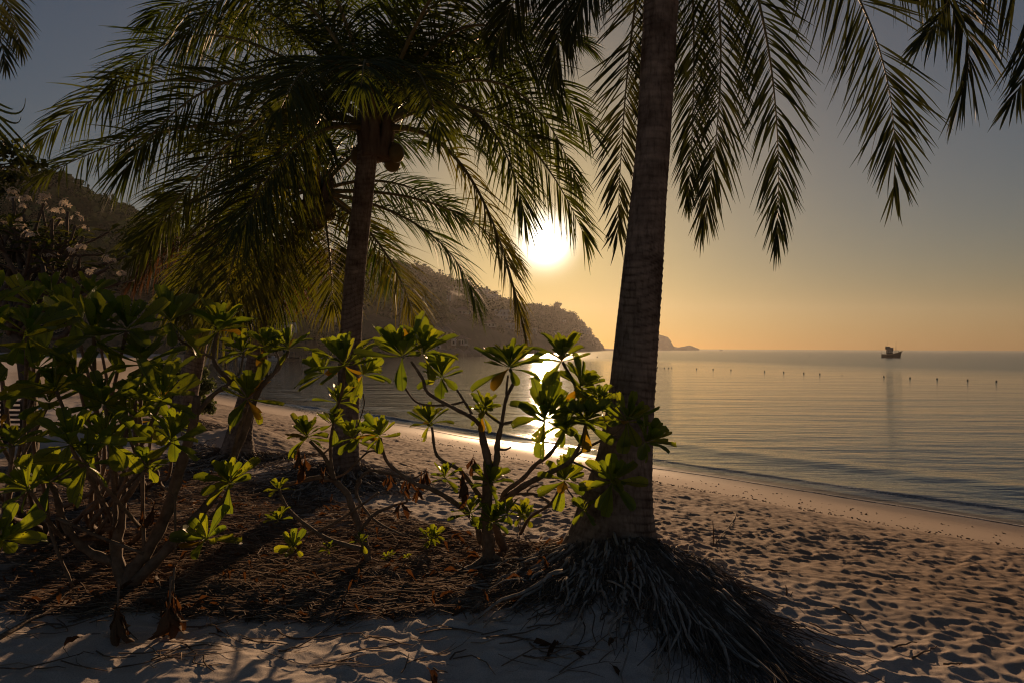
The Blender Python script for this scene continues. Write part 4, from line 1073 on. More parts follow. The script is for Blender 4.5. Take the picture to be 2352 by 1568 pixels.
br(r1_, [(1110, 1150, D0 - .1), (1071, 1095, D0 - .2), (1051, 1075, D0 - .25), (1004, 1045, D0 - .3), (992, 980, D0 - .35)], 16, 8)
ros(r1_, [(925, 822, D0 - .92, 92, 15, (-.25, -.3, 1)), (972, 815, D0 - .85, 82, 14, (.3, -.1, 1)), (1015, 868, D0 - .55, 68, 14), (1112, 940, D0 - .4, 44, 14), (1170, 848, D0 - .6, 84, 18, (0, -.1, 1)),
          (988, 975, D0 - .35, 58, 14), (872, 1002, D0 - .3, 56, 14), (1022, 1100, D0 - .35, 46, 10), (1122, 1112, D0 - .35, 56, 13), (1080, 1180, D0 - .3, 46, 11), (1130, 1200, D0 - .3, 52, 13), (1165, 1182, D0 - .3, 42, 11)], yellow=0.03)
ros(r1_, [(1252, 968, D0 - .7, 98, 17, (0, -.5, .8)), (1108, 955, D0 - .38, 36, 10)], young=0.15)

r2_, b2_ = shrub('spreading shrub with leaves overlapping the thick palm trunk', 1168, 1262)
E0 = b2_.y - 0.05
br(r2_, [(1160, 1266, E0), (1135, 1195, E0 - 0.20), (1150, 1155, E0 - 0.30), (1174, 1135, E0 - 0.40), (1214, 1108, E0 - 0.50), (1261, 1085, E0 - 0.70), (1310, 1058, E0 - 0.90), (1336, 1010, E0 - 1.00), (1345, 975, E0 - 1.10)], 26, 9)
br(r2_, [(1150, 1155, E0 - 0.24), (1161, 1128, E0 - 0.40), (1201, 1098, E0 - 0.40), (1231, 1065, E0 - 0.40), (1260, 1045, E0 - 0.50), (1290, 1000, E0 - 0.60), (1312, 930, E0 - 0.70), (1322, 890, E0 - 0.80), (1292, 830, E0 - 0.80)], 17, 8)
br(r2_, [(1174, 1135, E0 - 0.40), (1194, 1133, E0 - 0.40), (1231, 1135, E0 - 0.40), (1261, 1152, E0 - 0.40), (1280, 1166, E0 - 0.40)], 12, 6)
br(r2_, [(1210, 1128, E0 - 0.40), (1222, 1118, E0 - 0.40), (1243, 1112, E0 - 0.40), (1262, 1120, E0 - 0.40)], 7, 4)
br(r2_, [(1195, 1225, E0), (1217, 1188, E0 - 0.20), (1257, 1162, E0 - 0.40), (1274, 1142, E0 - 0.50), (1290, 1105, E0 - 0.60)], 11, 6)
br(r2_, [(1310, 1058, E0 - 0.90), (1345, 1030, E0 - 1.00), (1400, 1000, E0 - 1.10), (1438, 972, E0 - 1.20)], 9, 6)
br(r2_, [(1400, 1000, E0 - 1.10), (1450, 1010, E0 - 1.20), (1476, 1016, E0 - 1.24)], 7, 5)
br(r2_, [(1310, 1058, E0 - 0.90), (1350, 1075, E0 - 1.00), (1400, 1105, E0 - 1.10)], 8, 5)
br(r2_, [(1290, 1105, E0 - 0.60), (1320, 1145, E0 - 0.80), (1342, 1170, E0 - 0.90)], 6, 4)
ros(r2_, [(1290, 832, E0 - 0.80, 82, 17, (.05, -.1, 1)), (1330, 892, E0 - 0.90, 74, 15, (.4, -.3, .8)), (1345, 972, E0 - 1.10, 80, 16, (.2, -.5, .8)), (1300, 975, E0 - 1.00, 70, 13), (1440, 970, E0 - 1.20, 72, 15, (.1, -.4, .9)),
          (1480, 1016, E0 - 1.24, 62, 14, (.5, -.4, .6)), (1297, 1105, E0 - 0.70, 64, 13, (0, -.5, .8)), (1406, 1108, E0 - 1.10, 72, 14, (0, -.6, .7)), (1342, 1172, E0 - 0.90, 42, 8), (1378, 920, E0 - 1.00, 50, 12)], yellow=0.03, hang=0.4)

# ---- shrub between the middle palms
r3_, b3_ = shrub('crooked half-bare shrub in front of the middle palm trunk', 848, 1294)
C0 = b3_.y
br(r3_, [(848, 1297, C0), (838, 1250, C0), (827, 1212, C0 + .05), (812, 1172, C0 + .1), (797, 1132, C0 + .15), (768, 1101, C0 + .2), (757, 1070, C0 + .2), (741, 1042, C0 + .2), (712, 1012, C0 + .15)], 30, 9)
br(r3_, [(768, 1101, C0 + .2), (761, 1066, C0 + .2), (759, 1022, C0 + .15), (763, 985, C0 + .1)], 13, 8)
br(r3_, [(632, 1116, C0 + .3), (680, 1108, C0 + .3), (730, 1096, C0 + .2), (768, 1101, C0 + .2)], 11, 16)
br(r3_, [(745, 1105, C0 + .25), (790, 1088, C0 + .3), (820, 1060, C0 + .3), (850, 1035, C0 + .3), (880, 1042, C0 + .3)], 8, 5)
br(r3_, [(830, 1215, C0), (860, 1180, C0), (905, 1160, C0), (935, 1150, C0 - .1), (920, 1120, C0 - .1)], 14, 4)
br(r3_, [(827, 1100, C0 + .1), (818, 1130, C0 + .1), (835, 1165, C0 + .05), (870, 1200, C0), (930, 1230, C0 - .05)], 12, 5)
br(r3_, [(820, 1105, C0 + .1), (850, 1080, C0 + .1), (900, 1088, C0), (940, 1100, C0), (975, 1085, C0 - .1)], 9, 4)
br(r3_, [(690, 1230, C0 + .1), (740, 1215, C0 + .1), (800, 1180, C0 + .05), (870, 1130, C0)], 12, 6)
br(r3_, [(640, 1120, C0 + .1), (660, 1165, C0 + .1), (710, 1210, C0 + .1), (760, 1240, C0), (835, 1262, C0)], 8, 16)
br(r3_, [(820, 985, C0 + .25), (836, 930, C0 + .25), (834, 905, C0 + .2)], 4, 4)
br(r3_, [(742, 1042, C0 + .2), (780, 1010, C0 + .25), (815, 990, C0 + .25)], 6, 4)
br(r3_, [(763, 985, C0 + .1), (772, 945, C0), (785, 900, C0 - .15), (792, 845, C0 - .3)], 9, 8)
ros(r3_, [(706, 1005, C0 + .15, 58, 16), (764, 975, C0 + .1, 44, 12), (775, 925, C0, 52, 14), (812, 1008, C0 + .25, 60, 12), (830, 1000, C0 + .3, 48, 10), (792, 842, C0 - .3, 86, 17), (745, 860, C0 - .25, 62, 10, (-.6, -.2, .7)), (832, 862, C0 - .2, 66, 10, (.7, -.2, .6))], yellow=0.08, hang=0.45)
ros(r3_, [(640, 1125, C0 + .1, 30, 9), (640, 1195, C0 - .1, 34, 10), (676, 1255, C0 - .2, 40, 10, (0, -.7, .6)), (830, 1245, C0 - .1, 24, 8), (755, 1262, C0 - .1, 22, 8)], young=0.7)
# withered leaves hanging from bare twigs
for u, v, d, s in [(895, 1088, C0, 34), (940, 1100, C0, 36), (957, 1120, C0 - .05, 30), (920, 1150, C0 - .1, 36), (975, 1078, C0 - .1, 40), (688, 1030, C0 + .1, 50), (700, 1050, C0 + .1, 46), (742, 1075, C0 + .2, 34), (1065, 1090, D0 - .3, 56), (1085, 1050, D0 - .3, 40)]:
    for k in range(4):
        dd = Vector((rng.normal(0, .22), rng.normal(0, .22), -1))
        put_leaf(r3_ if u < 1000 else r1_, LEAF['shrub_leaf_dead'][k % 3], P(u + rng.normal(0, 4), v + rng.normal(0, 5), d), dd, (rng.normal(), rng.normal(), 0.1), px(s * rng.uniform(0.8, 1.3), d))

# ---- tall forked shrub left of the middle
r4_, b4_ = shrub('tall shrub with thick crossing stems at left, some leaves turned yellow', 300, 1352)
A0 = b4_.y
br(r4_, [(292, 1356, A0), (300, 1315, A0), (340, 1262, A0), (383, 1178, A0), (407, 1095, A0), (430, 1022, A0 - .05), (447, 955, A0 - .1), (453, 908, A0 - .1)], 46, 22)
br(r4_, [(300, 1345, A0), (367, 1278, A0), (433, 1205, A0 + .05), (500, 1128, A0 + .1), (533, 1055, A0 + .1), (563, 988, A0 + .1), (590, 905, A0 + .05), (613, 872, A0), (640, 845, A0), (664, 805, A0)], 38, 8)
br(r4_, [(613, 872, A0), (612, 840, A0), (609, 800, A0)], 10, 8)
br(r4_, [(628, 858, A0), (640, 828, A0 - .05), (634, 805, A0 - .05)], 8, 6)
br(r4_, [(447, 955, A0 - .1), (490, 905, A0 - .1), (527, 878, A0 - .1), (500, 845, A0 - .15), (490, 815, A0 - .15), (500, 765, A0 - .2)], 17, 9)
br(r4_, [(490, 822, A0 - .15), (440, 798, A0 - .2), (410, 778, A0 - .25), (392, 745, A0 - .3)], 10, 7)
br(r4_, [(527, 878, A0 - .1), (550, 855, A0 - .1), (560, 808, A0 - .1)], 8, 6)
br(r4_, [(527, 878, A0 - .1), (520, 850, A0 - .1), (518, 830, A0 - .1)], 5, 4)
br(r4_, [(533, 1055, A0 + .1), (545, 1000, A0), (560, 960, A0 - .05), (568, 925, A0 - .1)], 12, 7)
br(r4_, [(283, 1345, A0), (267, 1262, A0), (277, 1195, A0), (283, 1090, A0)], 42, 24)
br(r4_, [(285, 1150, A0), (313, 1105, A0), (320, 1062, A0), (312, 1000, A0), (300, 940, A0)], 20, 11)
br(r4_, [(333, 1285, A0), (328, 1178, A0 - .05), (327, 1045, A0 - .1), (322, 962, A0 - .15), (328, 940, A0 - .2)], 13, 10)
br(r4_, [(260, 1290, A0), (200, 1262, A0 - .05), (150, 1205, A0 - .1), (127, 1128, A0 - .15), (112, 1110, A0 - .2)], 32, 13)
br(r4_, [(167, 1345, A0 - .1), (137, 1278, A0 - .15), (113, 1205, A0 - .2), (107, 1130, A0 - .2)], 11, 9)
br(r4_, [(330, 1270, A0 - .1), (250, 1240, A0 - .15), (180, 1210, A0 - .2), (130, 1188, A0 - .2)], 10, 10)
br(r4_, [(404, 1270, A0 - .1), (402, 1180, A0 - .1), (400, 1140, A0 - .1), (375, 1118, A0 - .15), (360, 1115, A0 - .15)], 8, 5)
br(r4_, [(410, 1330, A0 - .1), (440, 1312, A0 - .1), (470, 1265, A0 - .15), (476, 1240, A0 - .2)], 6, 5)
br(r4_, [(433, 1205, A0 + .05), (480, 1190, A0), (515, 1140, A0 - .05), (527, 1115, A0 - .1)], 10, 7)
ros(r4_, [(392, 742, A0 - .3, 86, 13, (0, -.3, 1)), (502, 762, A0 - .2, 80, 15), (609, 798, A0, 58, 13), (664, 802, A0, 56, 13), (560, 812, A0 - .1, 62, 12, (-.3, -.3, .8)), (634, 805, A0 - .05, 40, 8),
          (330, 942, A0 - .2, 72, 13), (115, 1108, A0 - .2, 80, 14, (.1, -.5, .9)), (527, 1112, A0 - .1, 74, 16, (0, -.5, .8)), (348, 1085, A0 - .15, 34, 9)], yellow=0.07, young=0.45)
ros(r4_, [(568, 918, A0 - .1, 80, 15, (0, -.1, 1))], yellow=0.3, hang=0.6, young=0.3)
ros(r4_, [(478, 1240, A0 - .2, 74, 10, (0, -.6, .7))], yellow=0.25, hang=0.7)
for u, v, d, s in [(328, 1172, A0 - .1, 44), (356, 1150, A0 - .15, 62), (352, 1160, A0 - .15, 58), (330, 1180, A0 - .1, 36)]:
    put_leaf(r4_, LEAF['shrub_leaf_dead'][int(rng.integers(3))], P(u, v, d), (rng.normal(0, .1), -.1, -1), (rng.normal(0, .5), -1, 0), px(s, d))

# ---- the dense bank of shrubs down the left side
bank = [('dense dark shrub filling the left edge below the frangipani', 40, 1230, [(62, 700, 3.5, 112), (-30, 720, 3.4, 120), (20, 800, 3.6, 105), (90, 780, 3.9, 95), (-40, 860, 3.4, 110), (40, 880, 3.7, 95), (110, 860, 4.0, 90), (30, 960, 3.5, 70), (130, 700, 4.2, 90), (-20, 640, 4.0, 95), (80, 640, 4.4, 85)], A0 + 0.2),
        ('dark broad-leaved shrub with upright leaf tips, left of the tall forked shrub', 200, 1220, [(215, 700, 3.9, 110), (290, 690, 4.0, 98), (250, 780, 4.0, 92), (180, 800, 3.8, 100), (330, 770, 4.1, 86), (150, 750, 4.2, 90), (240, 860, 3.7, 100), (310, 850, 4.0, 84), (180, 900, 3.7, 96), (170, 660, 4.4, 92), (300, 900, 3.9, 80)], A0 + 0.3),
        ('glossy green shrub low in the left bank, leaves drooping over the litter', 250, 1250, [(130, 830, 3.6, 84), (370, 850, 3.8, 92), (420, 860, 4.0, 78), (250, 940, 3.5, 98), (200, 1000, 3.4, 92), (300, 990, 3.5, 90), (160, 950, 3.3, 100), (390, 950, 3.8, 76), (260, 1050, 3.6, 84), (70, 1060, 3.5, 80), (340, 1010, 3.9, 60)], A0 + 0.1),
        ('shrub behind the left bank, against the hazy hill', 330, 1130, [(380, 800, 5.2, 70), (430, 850, 5.2, 66), (340, 740, 5.4, 66), (460, 900, 5.0, 62), (400, 920, 5.2, 66), (290, 640, 5.6, 64), (210, 620, 5.6, 66), (120, 620, 5.4, 68), (480, 960, 5.0, 60), (440, 1010, 4.8, 56), (350, 900, 5.3, 70), (500, 1010, 5.0, 50)], A0 + 1.2)]
for label, bu, bv, rl, bd in bank:
    rt, bb = shrub(label, bu, bv)
    hub = Vector((bb.x, bb.y, bb.z))
    for i_, (u, v, d, s) in enumerate(rl):
        if i_ % 3 == 2 or (d > 4.7 and u > 415): continue
        v += 48
        tip_ = P(u, v + s * 0.25, d)
        mid = hub * 0.45 + tip_ * 0.55 + Vector((rng.normal(0, .10), rng.normal(0, .10), -0.12))
        st = hub + Vector((rng.normal(0, .12), rng.normal(0, .12), -0.03))
        branch(rt, [st, st * 0.6 + mid * 0.4 + Vector((rng.normal(0, .06), 0, .05)), mid, tip_], 0.024, 0.010, sides=6)
        rosette(rt, tip_, (rng.normal(0.1, .25), -0.35 + rng.normal(0, .2), 1), px(s, d), int(rng.integers(9, 12)), young=0.5, yellow=0.015, hang=0.4, open_=1.05)
# leaves of a shrub that stands beside the camera
r6_, b6_ = shrub('dark drooping leaves close by in the bottom left corner', 10, 1420)
br(r6_, [(-120, 1500, 3.0), (-70, 1400, 2.95), (-20, 1300, 2.9), (5, 1245, 2.9)], 26, 12)
ros(r6_, [(5, 1240, 2.9, 92, 14, (.2, -.6, .5))], young=0.1, hang=0.8)
# seedlings on the litter
for (u, v, s, lab) in [(985, 1262, 40, 'bright green seedling in the litter left of the forked shrub'), (1196, 1222, 46, 'bright green seedling between the forked shrub and the thick palm'), (420, 1008, 40, 'seedling under the left palms beside the cut stem'), (905, 1290, 18, 'tiny seedling in the litter below the half-bare shrub')]:
    rt, bb = shrub(lab, u, v, cat='seedling', name='seedling', group='seedlings in the litter')
    for k in range(3):
        tp = bb + Vector((rng.normal(0, .05), rng.normal(0, .05), px(s * rng.uniform(.4, .9), bb.y)))
        branch(rt, [bb - Vector((0, 0, .02)), (bb + tp) / 2 + Vector((rng.normal(0, .01), 0, 0)), tp], 0.006, 0.004, sides=5, name='stem')
        rosette(rt, tp, (rng.normal(0, .3), -.2, 1), px(s * 0.75, bb.y), 9, young=0.9, yellow=0)

# ================================================================== frangipani with white flowers
leaf_mat('frangipani_leaf', (0.028, 0.052, 0.014), (0.052, 0.08, 0.018), (0.09, 0.13, 0.012), (0.17, 0.17, 0.012), rough=0.4, trans=0.4, scale=6)
leaf_mat('frangipani_petal', (0.62, 0.56, 0.50), (0.78, 0.72, 0.64), (0.62, 0.50, 0.36), (0.72, 0.60, 0.44), rough=0.6, trans=0.35, scale=6, spec=0.2)
fl_leaf = leaf_mesh('leaf', 'frangipani_leaf', 0.30, 0.2, 0.3, tip=0.55)
fb = P(60, 900, 7.6); fb.z = g1(fb.x, fb.y)
rF = empty('frangipani', fb); tag(rF, 'frangipani with clusters of white flowers behind the left shrubs', 'tree')
tips = [(30, 442), (35, 463), (62, 461), (54, 478), (100, 455), (98, 470), (156, 473), (139, 489), (120, 489), (44, 508), (48, 524), (135, 515), (173, 505), (192, 530), (185, 573), (122, 590), (167, 578), (2, 514), (213, 630), (232, 632), (277, 633), (140, 632), (70, 545), (-40, 470), (-30, 540), (90, 560), (20, 590), (250, 600)]
def flower_cluster(parent, c, n, s):
    mb = MB()
    for i in range(n):
        d = Vector(rng.normal(0, 1, 3)); d.z = abs(d.z) * 0.7 + 0.1; d.y -= 0.4; d.normalize()
        o = Vector(c) + d * s * rng.uniform(0.5, 1.35)
        ref = Vector((1, 0, 0)) if abs(d.x) < .8 else Vector((0, 1, 0))
        e1 = d.cross(ref).normalized(); e2 = d.cross(e1)
        r_ = s * 0.52
        a0 = rng.uniform(0, 6)
        for k in range(5):
            a = a0 + k * 1.2566
            o1 = e1 * math.cos(a) + e2 * math.sin(a); sd = d.cross(o1)
            p0 = o; p1 = o + o1 * r_ * 0.5 + sd * r_ * 0.30 + d * r_ * 0.25; p2 = o + o1 * r_ + d * r_ * 0.12 + sd * r_ * 0.12; p3 = o + o1 * r_ * 0.55 - sd * r_ * 0.24 + d * r_ * 0.2
            mb.add([p0, p1, p2, p3], [[0, 1, 2, 3]])
    obj('flower_cluster', mb.mesh('flower_cluster', MAT['frangipani_petal'], False), parent)
crot = P(40, 760, 7.6)
branch(rF, [fb, (fb + crot) / 2 + Vector((.1, 0, 0)), crot], 0.09, 0.07, mat='dark_bark', name='trunk')
for i, (u, v) in enumerate(tips):
    d = 7.6 + rng.uniform(-0.6, 0.6)
    tp = P(u, v + 14, d)
    k1 = crot + (tp - crot) * 0.40 + Vector((rng.normal(0, .12), rng.normal(0, .15), rng.normal(-.08, .08)))
    k2 = crot + (tp - crot) * 0.72 + Vector((rng.normal(0, .10), rng.normal(0, .1), rng.normal(-.06, .06)))
    branch(rF, [crot + Vector(rng.normal(0, .05, 3)), k1, k2, tp], 0.034, 0.013, mat='dark_bark', sides=6)
    for q in range(3):
        t2 = k2 + Vector((rng.normal(0.05, .22), rng.normal(0, .22), rng.uniform(0.02, .28)))
        branch(rF, [k2, (k2 + t2) / 2 + Vector((0.03, 0, 0)), t2], 0.014, 0.010, mat='dark_bark', sides=5)
        for j in range(6):
            a = rng.uniform(0, 6.28); e = rng.uniform(-.1, .9)
            put_leaf(rF, fl_leaf, t2, (math.cos(a), math.sin(a), e), (0, 0, 1), rng.uniform(.13, .24)) if (i * 18 + q * 6 + j) < 300 else None
    flower_cluster(rF, P(u, v, d), int(rng.integers(7, 14)), px(12 * rng.uniform(.7, 1.15), d))

# ---- branch of a small-leaved tree at the left edge
leaf_mat('tree_leaf', (0.016, 0.030, 0.010), (0.035, 0.050, 0.012), (0.08, 0.12, 0.010), (0.14, 0.15, 0.012), rough=0.4, trans=0.4, scale=4)
tb = P(-330, 900, 8.5); tb.z = g1(tb.x, tb.y)
rT = empty('almond_tree', tb); tag(rT, 'small-leaved tree reaching in from the left edge above the frangipani', 'tree')
tc_ = P(-280, 480, 8.5)
branch(rT, [tb, (tb + tc_) / 2, tc_], 0.12, 0.08, mat='dark_bark', name='trunk')
clumps = []
for (u, v) in [(20, 330), (45, 372), (70, 375), (15, 400), (-20, 340), (-30, 395), (30, 350), (-60, 430), (-90, 330), (10, 440), (-130, 300), (-120, 400), (-180, 350), (-200, 260), (-260, 300), (-310, 370), (-250, 420), (25, 412)]:
    tp = P(u, v, 8.5 + rng.uniform(-.4, .4))
    branch(rT, [tc_, (tc_ * .5 + tp * .5) + Vector((0, 0, .12)), tp], 0.03, 0.006, mat='dark_bark', sides=5)
    clumps.append(tuple(tp))
V, Q = leaf_cloud(np.array(clumps), np.full(len(clumps), 0.20), 60, 0.032, 0.55, 0.9)
obj('crown', mesh_np('crown', V, Q, MAT['tree_leaf'], False), rT, kind='stuff')

# ---- strap leaves of a screw pine poking in at the left edge
pb = P(-120, 900, 6.4); pb.z = g1(pb.x, pb.y)
rS = empty('screw_pine', pb); tag(rS, 'thin dark strap leaves spiking in from the left edge', 'plant')
hd = P(-95, 190, 6.4)
branch(rS, [pb, (pb + hd) / 2 + Vector((.1, 0, 0)), hd], 0.07, 0.05, mat='dark_bark', name='trunk')
for (mu, mv, eu, ev) in [(30, 300, 96, 388), (20, 260, 58, 226), (10, 275, 48, 268), (40, 330, 55, 362), (45, 360, 60, 408), (20, 330, 100, 372), (-60, 150, -40, 90), (-160, 240, -220, 330), (-150, 160, -210, 120), (-60, 300, -40, 400), (-120, 300, -150, 420), (0, 240, 30, 250)]:
    c = qcurve(hd, P(mu, mv, 6.3), P(eu, ev, 6.2), 14)
    T = np.gradient(c, axis=0); T /= np.linalg.norm(T, axis=1, keepdims=True)
    sd = np.cross(T, [0, 1.0, 0.2]); sd /= np.linalg.norm(sd, axis=1, keepdims=True)
    w = np.interp(np.linspace(0, 1, 14), [0, .2, .7, 1], [.02, .028, .016, .001])[:, None] / 2
    V = np.stack([c - sd * w, c + [0, 0.006, 0], c + sd * w], 1).reshape(-1, 3)
    b = np.arange(13)[:, None] * 3 + np.arange(2)[None]
    Q = np.stack([b, b + 1, b + 4, b + 3], -1).reshape(-1, 4)
    obj('leaf', mesh_np('leaf', V, Q, MAT['palm_leaf']), rS)
# ================================================================== litter on the ground
simple_mat('twig_dark', (0.085, 0.056, 0.038), (0.24, 0.165, 0.11), scale=9, rough=0.9)
simple_mat('twig_pale', (0.20, 0.145, 0.10), (0.42, 0.33, 0.245), scale=9, rough=0.85)
def litter_ok(x, y):
    return 4.25 < y < 10.5 and x < 0.95 - (y - 5.2) * 1.25 + rng.normal(0, 0.15) and x > -7.5
def litter_pos():
    while True:
        y = 4.2 + rng.random() ** 1.6 * 6.0; x = rng.uniform(-0.72, 0.22) * y + rng.normal(0, 0.1)
        if litter_ok(x, y): return x, y
for nm, mt, cnt, r0 in (('twig_litter', 'twig_dark', 5200, 0.0035), ('straw_litter', 'twig_pale', 2300, 0.0026)):
    mb = MB()
    for i in range(cnt):
        if rng.random() < 0.96: x, y = litter_pos()
        else:
            y = rng.uniform(3.5, 5.5); x = rng.uniform(-0.75, 0.2) * y
        a = rng.normal(0.0, 0.5); L = rng.uniform(0.06, 0.40) * (1.4 if rng.random() < 0.15 else 1)
        c = rng.normal(0, 0.35)
        ps = []
        lift = rng.uniform(0, 0.03)
        for q in (-0.5, -0.15, 0.2, 0.5):
            aa = a + c * q
            X = x + math.cos(aa) * L * q; Y = y + math.sin(aa) * L * q + c * L * q * q
            ps.append((X, Y, gf1(X, Y) + 0.004 + lift * rng.uniform(0.3, 1.2)))
        rr_ = r0 * rng.uniform(0.5, 1.7)
        mb.tube(ps, [rr_, rr_, rr_ * 0.9, rr_ * 0.5], 3, False)
    obj(nm, mb.mesh(nm, MAT[mt]), kind='stuff')
# small brown leaves too many to count
dm = LEAF['shrub_leaf_dead']
def leaf_np(me):
    co = np.empty(len(me.vertices) * 3, dtype=np.float32); me.vertices.foreach_get('co', co)
    q = np.array([list(p.vertices) for p in me.polygons]); return co.reshape(-1, 3).astype(float), q
dnp = [leaf_np(m_) for m_ in dm]
mb = MB()
for i in range(980):
    x, y = litter_pos()
    V, Q = dnp[int(rng.integers(3))]
    s_ = rng.uniform(0.05, 0.13)
    R = np.array(Euler((rng.normal(0, .5), rng.normal(0, .5), rng.uniform(0, 6.28))).to_matrix())
    mb.add((V * s_) @ R.T + np.array([x, y, gf1(x, y) + 0.012]), Q)
obj('leaf_litter', mb.mesh('leaf_litter', MAT['shrub_leaf_dead']), kind='stuff')
# the larger fallen leaves, one by one
spots = []
for (u, v) in [(1340, 1300), (1395, 1410), (1290, 1240), (1310, 1265), (1330, 1235), (1210, 1300), (1400, 1330), (1320, 1400), (1500, 1430), (1545, 1470), (1555, 1500), (1420, 1480), (1290, 1500), (1310, 1512), (1450, 1370), (1370, 1310), (1240, 1290), (1215, 1350), (1140, 1330), (1060, 1330), (870, 1325), (920, 1300), (1000, 1400), (880, 1420), (700, 1390), (560, 1375), (600, 1370), (640, 1385), (495, 1450), (190, 1480), (250, 1100), (240, 1105), (470, 1385), (300, 1260), (330, 1400), (120, 1300), (60, 1310), (30, 1330), (170, 1270), (980, 1545), (1250, 1530), (1400, 1540)]:
    spots.append(ground_hit(u, v))
ORD = ['leftmost', 'second from left', 'third from left', 'fourth from left', 'fifth from left', 'sixth from left', 'seventh from left', 'eighth from left', 'ninth from left', 'tenth from left', 'eleventh from left', 'twelfth from left', 'thirteenth from left', 'fourteenth from left', 'fifteenth from left', 'sixteenth from left', 'seventeenth from left', 'eighteenth from left', 'nineteenth from left', 'twentieth from left', 'twenty-first from left', 'twenty-second from left', 'twenty-third from left', 'twenty-fourth from left']
zones = {}
for p in spots:
    c = 1176 + p.x / p.y * F
    z_ = 'on the thick palm roots' if c > 1180 and p.y < 5.3 and p.y > 3.7 else 'on the bare foreground sand' if p.y < 4.2 else 'in the litter under the left shrubs' if c < 500 else 'in the litter near the forked shrub'
    zones.setdefault(z_, []).append(p)
for z_, lst in zones.items():
    for i, p in enumerate(sorted(lst, key=lambda q: q.x / q.y)):
        s_ = rng.uniform(0.10, 0.19)
        a = rng.uniform(0, 6.28)
        o = put_leaf(None, dm[int(rng.integers(3))], (p.x, p.y, gf1(p.x, p.y) + 0.02), (math.cos(a), math.sin(a), rng.normal(0, .2)), (rng.normal(0, .4), rng.normal(0, .4), 1), s_, 'fallen_leaf')
        tag(o, 'dry brown leaf %s, %s' % (z_, ORD[min(i, 23)]), 'leaf', 'fallen leaves')
# withered clumps hanging to the sand below the left shrub
for (u, v, s_) in [(270, 1395, 90), (390, 1385, 92), (398, 1360, 60)]:
    gp = ground_hit(u, v + s_ * 0.9)
    top_ = P(u, v, gp.y)
    for k in range(9):
        dd = Vector((rng.normal(0, .16), rng.normal(0, .16), -1))
        put_leaf(r4_, dm[k % 3], top_ + Vector((rng.normal(0, .012), rng.normal(0, .012), rng.normal(0, .02))), dd, (rng.normal(), rng.normal(), 0.1), px(s_ * rng.uniform(0.7, 1.05), gp.y))
    branch(r4_, [top_ + Vector((-.02, .05, .14)), top_], 0.008, 0.006, sides=5)
# sticks lying on the sand
def stick(pts_px, w, label, lift=0.012, up=None):
    p = [ground_hit(u, v) for u, v in pts_px]
    pts = []
    for i, q in enumerate(p):
        pts.append((q.x, q.y, gf1(q.x, q.y) + lift + (up[i] if up else 0)))
    base = pts[0]
    path = smooth_path(pts, 4)
    path[1:-1] += rng.normal(0, 0.004, path[1:-1].shape)
    mb = MB(); r_ = px(w / 2, base[1]); mb.tube(path, np.linspace(r_, r_ * 0.5, len(path)), 6, True, 0.12)
    o = obj('stick', mb.mesh('stick', MAT['twig_dark'] if w < 8 else MAT['shrub_bark']), origin=base)
    tag(o, label, 'stick', 'sticks on the sand')
stick([(0, 1474), (80, 1430), (150, 1400), (182, 1382)], 11, 'long pale stick in the bottom left corner on bare sand')
stick([(696, 1372), (735, 1405), (768, 1432)], 7, 'dark stick slanting over the sand below the litter')
stick([(1085, 1427), (1110, 1400), (1127, 1385)], 11, 'pale split stick leaning at the front edge of the litter')
stick([(640, 1505), (700, 1480), (775, 1430)], 4, 'thin bent twig on the foreground sand left of centre')
stick([(905, 1440), (960, 1415), (1010, 1380)], 6, 'twig pointing up the slope in front of the forked shrub')
stick([(1915, 1404), (1960, 1425), (1978, 1446)], 5, 'curved dark twig on the trampled sand at lower right')
stick([(1735, 1312), (1770, 1316), (1808, 1318)], 6, 'flat dark stick right of the palm roots')
stick([(1640, 1178), (1690, 1183), (1640, 1262)], 3, 'thin twig on the sand beside the palm trunk')
stick([(2050, 1502), (2080, 1496), (2106, 1494)], 5, 'short dark stick at lower right near the frame bottom')
stick([(2095, 1530), (2130, 1510), (2152, 1502)], 5, 'slanting stick near the lower right corner')
stick([(2168, 1548), (2200, 1544), (2210, 1544)], 5, 'stub of wood in the lower right corner')
stick([(1660, 1330), (1700, 1325), (1706, 1338)], 4, 'hooked twig at the right edge of the palm roots')
stick([(1860, 1450), (1920, 1470), (1985, 1472)], 4, 'long thin twig right of the root tips')
stick([(1550, 1280), (1600, 1292), (1640, 1288)], 5, 'twig lying against the upper right of the palm roots')
# an upright dry stem in the sand right of the palm
for (u, v, h, lab) in [(1638, 1255, 62, 'thin dry stem standing upright in the sand right of the palm'), (1806, 1376, 30, 'short dry stem sticking out of the trampled sand')]:
    q = ground_hit(u, v); z0 = gf1(q.x, q.y) - 0.02
    mb = MB(); t_ = px(h, q.y); mb.tube([(q.x, q.y, z0), (q.x + .005, q.y, z0 + t_ * .5), (q.x - .004, q.y, z0 + t_)], [.004, .006, .003], 5)
    mb.tube([(q.x + .02, q.y, z0), (q.x + .03, q.y, z0 + t_ * .25), (q.x + .045, q.y, z0 + t_ * .5)], [.003, .003, .002], 5)
    o = obj('dry_stem', mb.mesh('dry_stem', MAT['twig_dark']), origin=(q.x, q.y, z0)); tag(o, lab, 'stem')
